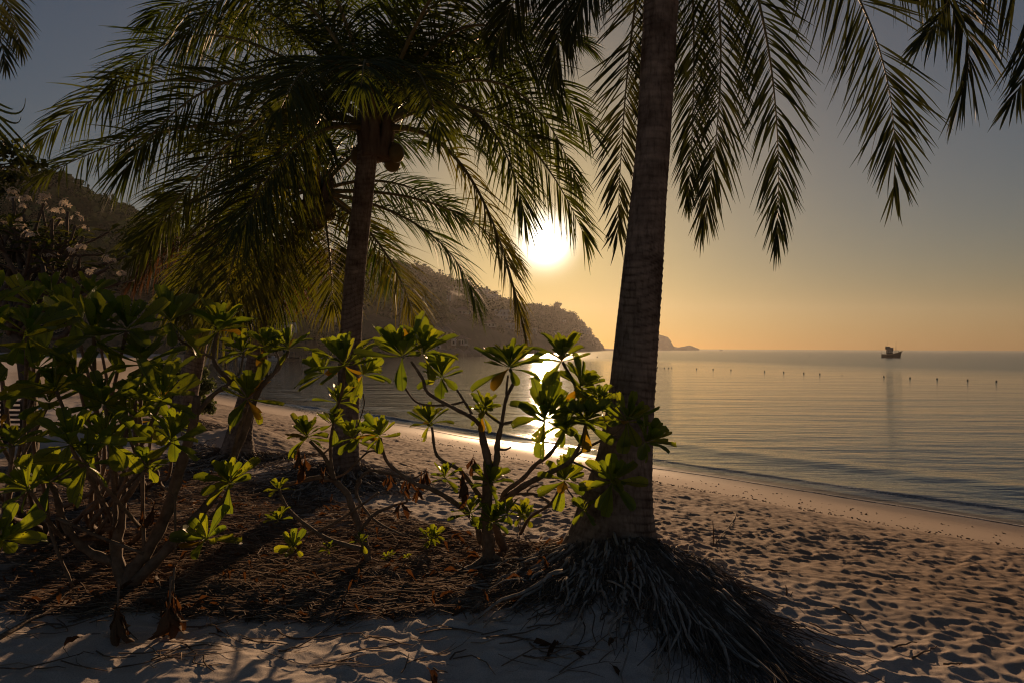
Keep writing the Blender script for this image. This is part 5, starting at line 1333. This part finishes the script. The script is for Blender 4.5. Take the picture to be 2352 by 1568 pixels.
# lumps of weed at the edge of the trampled sand
mb = MB()
for i in range(2200):
    t_ = rng.uniform(-9, 30); s_ = 4.0 + rng.normal(0, 0.16) if rng.random() < .7 else rng.uniform(1.8, 4.2)
    o_ = float(shore_off(t_)) - s_
    x, y = NX * o_ + TX * t_, NY * o_ + TY * t_
    if y < 2: continue
    r_ = rng.uniform(0.005, 0.016)
    V, Q = leaf_cloud(np.array([[x, y, gf1(x, y) + r_ * .3]]), np.array([r_]), 5, r_ * 0.8, 0.5)
    mb.add(V, Q)
obj('weed_wrack', mb.mesh('weed_wrack', MAT['root_mat'], False), kind='stuff')
# ================================================================== houses on the headland
simple_mat('house_white', (0.48, 0.48, 0.48), (0.66, 0.65, 0.64), scale=0.6, rough=0.8)
simple_mat('house_wood', (0.10, 0.075, 0.055), (0.19, 0.14, 0.10), scale=0.8, rough=0.85)
simple_mat('house_thatch', (0.13, 0.11, 0.10), (0.24, 0.20, 0.18), scale=1.2, rough=0.95, bump=0.1)
simple_mat('house_roof', (0.07, 0.055, 0.05), (0.14, 0.11, 0.10), scale=1.0, rough=0.8)
simple_mat('house_glass', (0.02, 0.025, 0.03), (0.04, 0.045, 0.05), scale=1.0, rough=0.6, spec=0.1)
def hip_roof(mb, c, w, d, h, ridge=0.35, over=0.18, curve=True):
    x, y = w * (0.5 + over), d * (0.5 + over); r = w * ridge / 2
    z0 = c[2]
    low = [(-x, -y, z0), (x, -y, z0), (x, y, z0), (-x, y, z0)]
    k = 0.52
    mx, my, mz = r + (x - r) * k, y * k, z0 + h * (0.36 if curve else 0.48)
    mid = [(-mx, -my, mz), (mx, -my, mz), (mx, my, mz), (-mx, my, mz)]
    t = 0.04 * w
    top = [(-r - .01, -t * .2, z0 + h), (r + .01, -t * .2, z0 + h), (r + .01, t * .2, z0 + h), (-r - .01, t * .2, z0 + h)]
    und = [(p[0], p[1], p[2] - 0.12) for p in low]
    V = np.array(und + low + mid + top, float) + np.array([c[0], c[1], 0])
    Q = []
    for a in (0, 4, 8):
        for i in range(4):
            Q.append([a + i, a + (i + 1) % 4, a + 4 + (i + 1) % 4, a + 4 + i])
    Q.append([12, 13, 14, 15]); Q.append([3, 2, 1, 0])
    mb.add(V, Q)
def pbox(parent, name, mat, c, s):
    mb = MB(); mb.box(c, s); return obj(name, mb.mesh(name, MAT[mat], False), parent)
for (u, v, w, hw, hr, kind, lab), p in zip(HOUSES, HP):
    m1 = p.y / F; W_, HW, HR = w * m1, hw * m1, hr * m1
    D_ = max(W_ * 0.75, 2.0)
    cx, cy, z = p.x, p.y + D_ / 2, p.z
    nm = 'pavilion' if kind == 'open' else 'house'
    rt = empty(nm, (cx, p.y, z)); tag(rt, lab, nm, 'houses on the headland')
    base_h = 4.0
    if kind in ('stilt', 'porch', 'gable', 'villa', 'open') and kind != 'gable' or kind == 'gable' and v > 700:
        for sx in (-0.42, 0, 0.42):
            for sy in (-0.4, 0.4):
                pbox(rt, 'post', 'house_wood', (cx + sx * W_, cy + sy * D_, z - base_h / 2), (0.3, 0.3, base_h))
    else:
        pbox(rt, 'foundation', 'house_wood', (cx, cy, z - base_h / 2 - 0.01), (W_ * 0.96, D_ * 0.96, base_h))
    wm = {'gable': 'house_white' if v > 700 else 'house_wood', 'hip2': 'house_wood', 'hip': 'house_white', 'flat': 'house_white', 'villa': 'house_white', 'tower': 'house_wood', 'stilt': 'house_white', 'porch': 'house_white', 'open': 'house_wood'}[kind]
    if kind == 'open':
        pbox(rt, 'deck', 'house_wood', (cx, cy, z - 0.15), (W_ * 1.05, D_ * 1.05, 0.3))
        n = max(2, int(W_ / 3) + 1)
        for i in range(n):
            for sy in (-0.42, 0.42):
                pbox(rt, 'post', 'house_wood', (cx + (i / (n - 1) - .5) * W_ * 0.86, cy + sy * D_, z + HW / 2), (0.32, 0.32, HW))
        pbox(rt, 'railing', 'house_wood', (cx, p.y + 0.2, z + HW * 0.22), (W_, 0.12, HW * 0.3))
        mb = MB(); hip_roof(mb, (cx, cy, z + HW), W_, D_, HR, ridge=0.5 if w > 25 else 0.08 if w < 19 and kind == 'open' else 0.3)
        obj('roof', mb.mesh('roof', MAT['house_roof'], False), rt)
        continue
    ww = W_ if kind != 'porch' else W_ * 0.72
    wx = cx if kind != 'porch' else cx - W_ * 0.14
    pbox(rt, 'wall', wm, (wx, cy, z + HW / 2), (ww, D_, HW))
    nwin = max(1, int(round(w / 9)))
    rows = 2 if hw > 15 and kind == 'villa' else 1
    for r_ in range(rows):
        for i in range(nwin):
            ww_, hh_ = ww / nwin * (0.5 if kind != 'tower' else 0.4), HW / rows * (0.5 if kind != 'tower' else 0.72)
            wo = pbox(rt, 'window', 'house_glass' if kind != 'tower' else 'house_white', (wx + ((i + .5) / nwin - .5) * ww, p.y - 0.02, z + HW * ((r_ + .5) / rows)), (ww_, 0.12, hh_))  # tower pane painted pale for the bright sky showing through
            pbox(wo, 'sill', 'house_white' if wm == 'house_wood' else 'house_wood', (wx + ((i + .5) / nwin - .5) * ww, p.y - 0.10, z + HW * ((r_ + .5) / rows) - hh_ / 2 - 0.1), (ww_ * 1.2, 0.25, 0.16))
    if kind in ('flat', 'villa', 'stilt', 'tower'):
        pbox(rt, 'roof', 'house_white' if kind != 'tower' else 'house_roof', (cx, cy - 0.4, z + HW + HR / 2 + 0.003), (W_ * 1.12, D_ * 1.1, HR))
        if kind == 'villa':
            for i in range(4):
                pbox(rt, 'column', 'house_white', (cx + (i / 3 - .5) * W_ * 1.02, p.y - 0.9, z + HW / 2 - 0.2), (0.4, 0.4, HW + 0.4))
            pbox(rt, 'balcony', 'house_white', (cx, p.y - 0.7, z + HW * 0.42), (W_ * 1.05, 1.2, 0.35))
        if kind == 'flat' and w > 20:
            pbox(rt, 'parapet', 'house_white', (cx + W_ * 0.25, cy, z + HW + HR + 0.4), (W_ * 0.4, D_ * 0.9, 0.8))
    elif kind == 'hip2':
        for sx in (-0.25, 0.25):
            mb = MB(); hip_roof(mb, (cx + sx * W_, cy + (0.1 if sx > 0 else 0), z + HW + (0.02 if sx > 0 else 0.0)), W_ * 0.62, D_, HR * (1.0 if sx > 0 else 0.85), ridge=0.06)
            obj('roof', mb.mesh('roof', MAT['house_thatch'], False), rt)
    elif kind == 'gable':
        x, y, z0 = W_ * .62, D_ * .6, z + HW
        V = [(cx - x, cy - y, z0 - .3), (cx, cy - y, z0 + HR), (cx + x, cy - y, z0 - .3), (cx - x, cy + y, z0 - .3), (cx, cy + y, z0 + HR), (cx + x, cy + y, z0 - .3)]
        V += [(a, b, c - .25) for a, b, c in V]
        mb = MB(); mb.add(V, [[0, 1, 4, 3], [1, 2, 5, 4], [6, 9, 10, 7], [7, 10, 11, 8], [0, 6, 7, 1], [1, 7, 8, 2], [3, 4, 10, 9], [4, 5, 11, 10], [0, 3, 9, 6], [2, 8, 11, 5]])
        obj('roof', mb.mesh('roof', MAT['house_roof' if v < 700 else 'house_thatch'], False), rt)
        mb = MB(); mb.add([(cx - W_ / 2, p.y + .01, z0), (cx + W_ / 2, p.y + .01, z0), (cx + .05, p.y + .01, z0 + HR * .8), (cx - .05, p.y + .01, z0 + HR * .8)], [[0, 1, 2, 3]])
        obj('gable', mb.mesh('gable', MAT[wm], False), rt)
    else:
        mb = MB(); hip_roof(mb, (cx, cy, z + HW), W_, D_, HR, ridge=0.35)
        obj('roof', mb.mesh('roof', MAT['house_thatch' if kind in ('porch',) or 'thatch' in lab else 'house_roof'], False), rt)
        if kind == 'porch':
            pbox(rt, 'porch_floor', 'house_white', (cx + W_ * .36, cy, z + .1), (W_ * .28, D_, .25))
            pbox(rt, 'porch_rail', 'house_white', (cx + W_ * .36, p.y, z + HW * .18), (W_ * .28, .12, HW * .3))
            pbox(rt, 'post', 'house_white', (cx + W_ * .49, p.y, z + HW / 2), (.25, .25, HW))

# ------------------------------------------------------------------ boulders along the shore
simple_mat('boulder_stone', (0.10, 0.09, 0.085), (0.24, 0.21, 0.19), scale=0.5, rough=0.9, bump=0.15, bscale=2.0)
def boulder_mesh(seed):
    n, m_ = 9, 14
    th = np.linspace(0, math.pi, n)[:, None]; ph = np.linspace(0, 2 * math.pi, m_, endpoint=False)[None]
    x = np.sin(th) * np.cos(ph); y = np.sin(th) * np.sin(ph); z = np.cos(th) + 0 * ph
    r = 0.75 + 0.5 * fbm(x * 1.3 + seed * 3.1 + z, y * 1.3 + z * 1.7, 3, seed)
    V = np.stack([x * r * 1.2, y * r, z * r * 0.85], -1).reshape(-1, 3)
    ii = np.arange(n * m_).reshape(n, m_)
    Q = np.stack([ii[:-1], np.roll(ii, -1, 1)[:-1], np.roll(ii, -1, 1)[1:], ii[1:]], -1).reshape(-1, 4)[:, ::-1]
    return mesh_np('boulder', V, Q, MAT['boulder_stone'])
BM = [boulder_mesh(k) for k in range(5)]
for i, (u, dd, s_) in enumerate(sorted([(1014, 246, 3.0), (1022, 247, 2.2), (1046, 254, 3.4), (1037, 252, 2.4), (1030, 250, 1.8), (1070, 270, 2.4), (1085, 278, 3.6), (1096, 288, 3.0), (1110, 300, 2.4), (1076, 272, 1.6), (980, 246, 2.6), (965, 243, 2.2), (1125, 315, 3.0), (1145, 332, 2.6), (1160, 345, 3.4), (1185, 375, 3.0), (1210, 410, 4.0), (1240, 460, 4.0), (1270, 540, 5), (890, 228, 2.0), (905, 231, 2.4), (930, 238, 2.4), (1060, 262, 1.8), (1003, 245, 1.7)])):
    o = bpy.data.objects.new('boulder', BM[i % 5]); COL.objects.link(o)
    o.location = ((u - 1176) / F * dd, dd, SEA + s_ * 0.25); o.scale = (s_, s_, s_ * rng.uniform(.7, 1.0)); o.rotation_euler = (0, 0, rng.uniform(0, 6))
    tag(o, 'rounded grey boulder at the foot of the headland, %s' % ORD[min(i, 23)], 'boulder', 'boulders along the headland shore')

# ------------------------------------------------------------------ single trees on the ridge
def ridge_tree(u, wpx, hpx, label, kind='round', sink=0.0):
    p = hill_at(u, 0.995); m1 = p.y / F; W_, H_ = wpx * m1, hpx * m1
    p.z -= sink * m1
    rt = empty('ridge_tree', p); tag(rt, label, 'tree', 'trees standing up on the ridge')
    mb = MB(); mb.tube(smooth_path([tuple(p - Vector((0, 0, 3))), tuple(p + Vector((W_ * .05, 0, H_ * .4))), tuple(p + Vector((0, 0, H_ * .7)))], 4), np.linspace(.45, .18, 9), 6)
    for k in range(5):
        a = rng.uniform(0, 6.28)
        mb.tube([tuple(p + Vector((0, 0, H_ * .45))), tuple(p + Vector((math.cos(a) * W_ * .2, math.sin(a) * W_ * .2, H_ * .62))), tuple(p + Vector((math.cos(a) * W_ * .36, math.sin(a) * W_ * .36, H_ * .75)))], [.2, .14, .08], 5)
    obj('trunk', mb.mesh('trunk', MAT['dark_bark']), rt)
    cs, rs = [], []
    for k in range(14 if kind == 'round' else 9):
        a = rng.uniform(0, 6.28); q = rng.uniform(0, .36) * W_
        cs.append((p.x + math.cos(a) * q, p.y + math.sin(a) * q, p.z + H_ * (rng.uniform(.5, .9) if kind == 'round' else rng.uniform(.72, .92)))); rs.append(W_ * rng.uniform(.10, .19))
    V, Q = leaf_cloud(np.array(cs), np.array(rs), 70, np.array(rs) * .22, .8 if kind == 'round' else .45, .6)
    obj('crown', mesh_np('crown', V, Q, MAT['wood_foliage'], False), rt, kind='stuff')
ridge_tree(893, 34, 22, 'spreading tree with gaps under its crown, on the ridge by the hanging frond', 'flat')
ridge_tree(1279, 32, 22, 'round-crowned tree on the ridge right of the pavilions')
ridge_tree(1008, 30, 20, 'dark broad tree on the ridge above the narrow tower house')
ridge_tree(1112, 28, 20, 'bushy tree on the ridge left of the long pavilion')
ridge_tree(62, 40, 24, 'wide dark tree beside the hilltop hut at far left', 'flat')
ridge_tree(205, 44, 32, 'tall leafy tree where the left hill starts to fall')
ridge_tree(150, 34, 24, 'dark tree on the left hill between the hut and the tall leafy tree')
ridge_tree(945, 18, 18, 'thin pale tree on the ridge between frond tips', 'flat')
# small palm on the far left ridge
pp = hill_at(268, 0.99); mm1 = pp.y / F
rt = empty('ridge_palm', pp); tag(rt, 'small distant palm standing up from the left hill', 'palm tree')
hp = pp + Vector((0, 0, 16 * mm1))
mb = MB(); mb.tube([tuple(pp - Vector((0, 0, 2))), tuple((pp + hp) / 2), tuple(hp)], [.25, .2, .18], 6); obj('trunk', mb.mesh('trunk', MAT['dark_bark']), rt)
for k in range(11):
    free_frond(rt, hp, k * 0.571 + .2, math.radians(rng.uniform(10, 70)), 3.4, 'palm_leaf', bend=.8, lmax=1.0, droop=.4, n=14, width=.28, thick=2)

# ------------------------------------------------------------------ light-green bush at the far shore and the bush behind the left palms
def bush(name, label, p, w, h, leaf, n, per, mat):
    rt = empty(name, p); tag(rt, label, 'bush')
    mb = MB()
    for k in range(6):
        a = rng.uniform(0, 6.28); e = Vector((math.cos(a) * w * .3, math.sin(a) * w * .25, h * rng.uniform(.5, .8)))
        mb.tube(smooth_path([tuple(p - Vector((0, 0, .1))), tuple(p + e * .5 + Vector((0, 0, h * .1))), tuple(p + e)], 3), np.linspace(h * .022, h * .008, 7), 5)
    obj('stem', mb.mesh('stem', MAT['dark_bark']), rt)
    cs, rs = [], []
    for k in range(n):
        a = rng.uniform(0, 6.28); q = math.sqrt(rng.random()) * w * .42
        cs.append((p.x + math.cos(a) * q, p.y + math.sin(a) * q, p.z + h * rng.uniform(.15, .9) * (1 - .4 * (q / (w * .42)) ** 2))); rs.append(w * rng.uniform(.07, .14))
    V, Q = leaf_cloud(np.array(cs), np.array(rs), per, leaf, .8, .8)
    obj('crown', mesh_np('crown', V, Q, MAT[mat], False), rt, kind='stuff')
leaf_mat('pale_bush_leaf', (0.07, 0.10, 0.03), (0.13, 0.15, 0.05), (0.12, 0.16, 0.04), (0.16, 0.18, 0.05), rough=.6, trans=.35, scale=1)
q_, k_ = hill_px(735, 800)
bush('shore_bush', 'pale green rounded bush below the house with two pointed roofs', q_ - Vector((0, 2, 0)), 52 * q_.y / F, 52 * q_.y / F, .35, 26, 120, 'pale_bush_leaf')
q_ = P(405, 900, 16.0); q_.z = g1(q_.x, q_.y)
bush('fine_leaved_bush', 'fine-leaved olive bush beside the hindmost palm trunk', q_, 1.7, q_.z * 0 + px(900 - 735, 16) + 0.2, .035, 40, 260, 'pale_bush_leaf')

# ------------------------------------------------------------------ boats
simple_mat('hull_dark', (0.02, 0.016, 0.014), (0.045, 0.035, 0.03), scale=2, rough=0.5)
simple_mat('hull_trim', (0.30, 0.20, 0.10), (0.40, 0.27, 0.14), scale=2, rough=0.45)
simple_mat('hull_white', (0.45, 0.47, 0.50), (0.60, 0.62, 0.64), scale=2, rough=0.4)
simple_mat('boat_canvas', (0.14, 0.15, 0.17), (0.22, 0.23, 0.25), scale=2, rough=0.8)
def hull(L, B, Hs, Hm, Hb, n=18, m_=9, transom=0.7):
    """lofted hull along +X (bow), z = 0 at the waterline"""
    V = []
    for i in range(n):
        t = i / (n - 1); x = (t - 0.5) * L
        b = B / 2 * (transom + (1 - transom) * min(1, t / .35)) * (1 - max(0, (t - .55) / .45) ** 2.2)
        sh = np.interp(t, [0, .45, 1], [Hs, Hm, Hb])
        for j in range(m_):
            a = (j / (m_ - 1) - .5) * math.pi
            y = math.sin(a) * max(b, .03) * (0.75 + .25 * abs(math.sin(a)))
            z = -0.35 * (1 - max(0, (t - .8) / .2)) + (sh + .35) * (1 - math.cos(a) ** 0.8)
            V.append((x + (z * .25 * max(0, (t - .7) / .3)), y, z))
    ii = np.arange(n * m_).reshape(n, m_)
    Q = np.stack([ii[:-1, :-1], ii[1:, :-1], ii[1:, 1:], ii[:-1, 1:]], -1).reshape(-1, 4).tolist()
    Q += [[ii[0, j], ii[0, j + 1], ii[0, m_ - 2 - j], ii[0, m_ - 1 - j]] for j in range(m_ // 2)]
    deck = [[ii[i, 0], ii[i, m_ - 1], ii[i + 1, m_ - 1], ii[i + 1, 0]] for i in range(n - 1)]
    return np.array(V, float), np.array(Q), np.array(deck), ii
def place(root, loc, yaw):
    root.location = loc; root.rotation_euler = (0, 0, yaw)
def raw(name, me, parent):
    o = bpy.data.objects.new(name, me); o.parent = parent; COL.objects.link(o); return o

fbm_ = empty('fishing_boat'); tag(fbm_, 'dark wooden fishing boat with stepped curved roof anchored on the horizon at right', 'boat')
V, Q, Dk, ii = hull(7.4, 2.7, 1.25, 1.15, 2.15)
hmesh = mesh_np('hull', V, np.vstack([Q]), MAT['hull_dark']); raw('hull', hmesh, fbm_)
V2 = V.copy(); V2[:, 2] -= 0.22; raw('deck', mesh_np('deck', V2, Dk, MAT['hull_trim'], False), fbm_)
for sd in (0, 8):
    mb = MB(); mb.tube(V[ii[:, sd]], 0.06, 5); raw('gunwale', mb.mesh('gunwale', MAT['hull_trim']), fbm_)
def lbox(parent, name, mat, c, s):
    mb = MB(); mb.box(c, s); return raw(name, mb.mesh(name, MAT[mat], False), parent)
cab = lbox(fbm_, 'cabin', 'hull_dark', (-0.5, 0, 1.85), (2.6, 1.7, 1.7))
for sx in (-1.2, -0.4, 0.4):
    for sy in (-.86, .86): lbox(cab, 'window', 'house_white', (sx, sy, 2.15), (.5, .05, .5))
def curved_roof(parent, x0, x1, w, z, h):
    """a roof with a straight ridge along the boat and sides sweeping out to turned-up eaves"""
    q = np.linspace(-1, 1, 11); prof = h * (1 - np.abs(q)) ** 1.6
    V = []
    for x, e in ((x0, .10), ((x0 + x1) / 2, 0), (x1, .10)):
        for a, b in zip(q, prof): V.append((x, a * w / 2, z + b + e))
    V += [(a, b, c - .07) for a, b, c in V]
    ii = np.arange(33).reshape(3, 11); Q = []
    for i in range(2):
        for j in range(10):
            Q.append([ii[i, j], ii[i, j + 1], ii[i + 1, j + 1], ii[i + 1, j]]); Q.append([33 + ii[i + 1, j], 33 + ii[i + 1, j + 1], 33 + ii[i, j + 1], 33 + ii[i, j]])
    for i in (0, 2):
        for j in range(10): Q.append([ii[i, j], 33 + ii[i, j], 33 + ii[i, j + 1], ii[i, j + 1]])
    raw('roof', mesh_np('roof', V, Q, MAT['house_thatch'], False), parent)
curved_roof(fbm_, -2.1, -0.2, 2.9, 2.78, 1.25); curved_roof(fbm_, -0.4, 1.0, 2.5, 2.62, 1.0)
lbox(fbm_, 'awning', 'hull_dark', (2.0, 0, 2.55), (2.4, 1.9, 0.12))
for sx in (1.3, 3.0):
    for sy in (-.75, .75): lbox(fbm_, 'post', 'hull_dark', (sx, sy, 2.0), (.09, .09, 1.1))
mb = MB(); mb.tube([(2.0, 0, 1.2), (2.0, 0, 3.2), (2.02, 0, 4.1)], [.13, .11, .09], 6); mb.tube([(2.02, 0, 4.1), (2.02, 0, 5.4)], .03, 5); mst = raw('mast', mb.mesh('mast', MAT['hull_dark']), fbm_)
lbox(mst, 'mast_lamp', 'hull_dark', (2.02, 0, 5.42), (.2, .2, .24))
mb = MB(); mb.tube([(-1.4, 0, 4.0), (-1.25, 0, 6.0)], .02, 4); raw('aerial', mb.mesh('aerial', MAT['hull_dark']), fbm_)
mb = MB(); mb.tube([(3.6, 0, 2.0), (4.3, 0, 2.25), (4.6, 0, 2.5)], [.08, .07, .05], 5); mb.tube([(4.35, -.3, 2.5), (4.5, 0, 2.2), (4.35, .3, 2.5)], .05, 5); raw('anchor', mb.mesh('anchor', MAT['hull_dark']), fbm_)
mb = MB(); mb.tube([(-3.6, 0, 1.2), (-3.7, 0, 2.6)], .04, 4); raw('flagstaff', mb.mesh('flagstaff', MAT['hull_dark']), fbm_)
bp_ = P(2046, 822, 272); place(fbm_, (bp_.x, bp_.y, SEA), math.radians(-28)); fbm_.scale = (0.9, 0.9, 1.1)

def small_boat(u, dd, L, yaw, label, mat, canopy, mast=True):
    rt = empty('moored_boat'); tag(rt, label, 'boat', 'boats moored along the far shore')
    V, Q, Dk, ii = hull(L, L * .26, .55, .5, 1.0, n=12, m_=7, transom=.6)
    raw('hull', mesh_np('hull', V, Q, MAT[mat]), rt)
    V2 = V.copy(); V2[:, 2] -= .12; raw('deck', mesh_np('deck', V2, Dk, MAT['hull_dark'], False), rt)
    if canopy:
        lbox(rt, 'canopy', 'boat_canvas', (-L * .08, 0, 1.75), (L * .42, L * .24, .08))
        for sx in (-.27, .11):
            for sy in (-.1, .1): lbox(rt, 'post', 'hull_trim', (L * sx, L * sy, 1.05), (.06, .06, 1.4))
    lbox(rt, 'console', 'hull_white', (0, 0, .75), (L * .12, L * .1, .7))
    lbox(rt, 'engine', 'hull_dark', (-L * .52, 0, .6), (L * .07, L * .06, .8))
    if mast:
        mb = MB(); mb.tube([(L * .15, 0, .4), (L * .16, 0, 2.6)], .03, 4); raw('mast', mb.mesh('mast', MAT['hull_dark']), rt)
    place(rt, ((u - 1176) / F * dd, dd, SEA), yaw)
small_boat(724, 148, 5.4, math.radians(4), 'white speedboat with a canopy moored left of the middle palm', 'hull_white', True)
small_boat(628, 152, 5.0, math.radians(-6), 'pale blue open boat moored right of the bowed palm', 'hull_white', False)
small_boat(574, 158, 5.2, math.radians(10), 'boat with grey canopy moored half behind the bowed palm', 'hull_white', True)
small_boat(532, 160, 4.6, math.radians(170), 'small dark boat moored left of the bowed palm', 'hull_dark', False)
small_boat(660, 165, 5.6, math.radians(185), 'dark boat with canopy moored between two pale boats', 'hull_dark', True)
tb_ = empty('distant_boat'); tag(tb_, 'tiny pale boat far out on the horizon right of the island', 'boat')
V, Q, Dk, ii = hull(8, 2.4, 1, .9, 1.5, n=10, m_=7); raw('hull', mesh_np('hull', V, Q, MAT['hull_dark']), tb_); lbox(tb_, 'cabin', 'hull_white', (-1, 0, 1.8), (3, 1.6, 1.6))
mb = MB(); mb.tube([(1, 0, 1), (1, 0, 5)], .08, 4); raw('mast', mb.mesh('mast', MAT['hull_dark']), tb_)
place(tb_, ((1656 - 1176) / F * 1500, 1500, SEA), 0.3)

# ------------------------------------------------------------------ line of floats
simple_mat('buoy_plastic', (0.012, 0.012, 0.012), (0.03, 0.03, 0.03), scale=3, rough=0.4)
q = np.linspace(0, math.pi, 9)
bmb = MB(); bmb.tube(np.stack([0 * q, 0 * q, -np.cos(q) * .095], -1), np.maximum(np.sin(q) * .095, .004), 12); bmesh_ = bmb.mesh('float', MAT['buoy_plastic'])
emb = MB(); a_ = np.linspace(0, 2 * math.pi, 9); emb.tube(np.stack([np.cos(a_) * .035, 0 * a_, .107 + np.sin(a_) * .025], -1), .010, 5, False); emesh_ = emb.mesh('eye', MAT['buoy_plastic'])
BU = [(1510, 844), (1526, 845), (1536, 845), (1543, 844), (1600, 847), (1638, 848), (1679, 849.5), (1756, 853), (1800, 855), (1846, 857), (1883, 859), (1934, 861.5), (2030, 865), (2090, 868), (2152, 870.5), (2222, 873.5), (2288, 876)]
for i, (u, v) in enumerate(BU):
    d = (EYE - SEA) * F / (v - (799.4 + (u - 1176) * .0048))
    rt = empty('buoy', ((u - 1176) / F * d, d, SEA + (.04 if i != 11 else -.06)))
    tag(rt, 'black ball float in the line on the calm sea, %s' % ORD[i], 'buoy', 'line of swimming floats')
    if i == 0: tag(rt, 'black ball float nearest the thick palm trunk', 'buoy', 'line of swimming floats')
    if i == 11: tag(rt, 'low half-sunk black float in the middle of the line', 'buoy', 'line of swimming floats')
    if i == len(BU) - 1: tag(rt, 'rightmost black ball float of the line', 'buoy', 'line of swimming floats')
    raw('float', bmesh_, rt); raw('eye', emesh_, rt)
for (u, v, lab) in [(1860, 818.5, 'lone black float between the line of floats and the horizon'), (1372, 820, 'lone dark float left of the thick palm trunk')]:
    d = (EYE - SEA) * F / (v - (799.4 + (u - 1176) * .0048))
    rt = empty('buoy', ((u - 1176) / F * d, d, SEA + .05)); tag(rt, lab, 'buoy'); rt.scale = (2.6, 2.6, 2.2)
    raw('float', bmesh_, rt); raw('eye', emesh_, rt)

# ------------------------------------------------------------------ dark slatted lounger at the left edge
simple_mat('dark_timber', (0.025, 0.018, 0.014), (0.065, 0.048, 0.036), scale=6, rough=0.7, stretch=(0.2, 3, 3))
lp = ground_hit(18, 1020)
rl = empty('slatted_lounger', lp); tag(rl, 'dark slatted wooden lounger stack at the left edge behind the shrubs', 'lounger')
mw_ = px(1, lp.y)
for sx in (-78, -8, 36):
    pbox(rl, 'post', 'dark_timber', (lp.x + sx * mw_, lp.y, lp.z + 50 * mw_), (0.07, 0.09, 104 * mw_))
for i in range(9):
    pbox(rl, 'slat', 'dark_timber', (lp.x - 20 * mw_, lp.y - 0.06, lp.z + (8 + i * 11) * mw_), (128 * mw_, 0.03, 6.0 * mw_))
for i in range(5):
    pbox(rl, 'slat', 'dark_timber', (lp.x - 20 * mw_, lp.y + 0.1 + i * .13, lp.z + 106 * mw_), (132 * mw_, 0.10, 0.03))
o = put_leaf(None, LEAF['shrub_leaf_yellow'][4], P(4, 985, 3.6), (0.05, 0, 1), (0, -1, 0.1), px(36, 3.6), 'leaf')
o.parent = r6_; o.matrix_parent_inverse = Matrix.Translation(-Vector(r6_.location))
br(r6_, [(-20, 1290, 2.95), (-30, 1100, 3.3), (-10, 1000, 3.55), (4, 986, 3.6)], 6, 4)
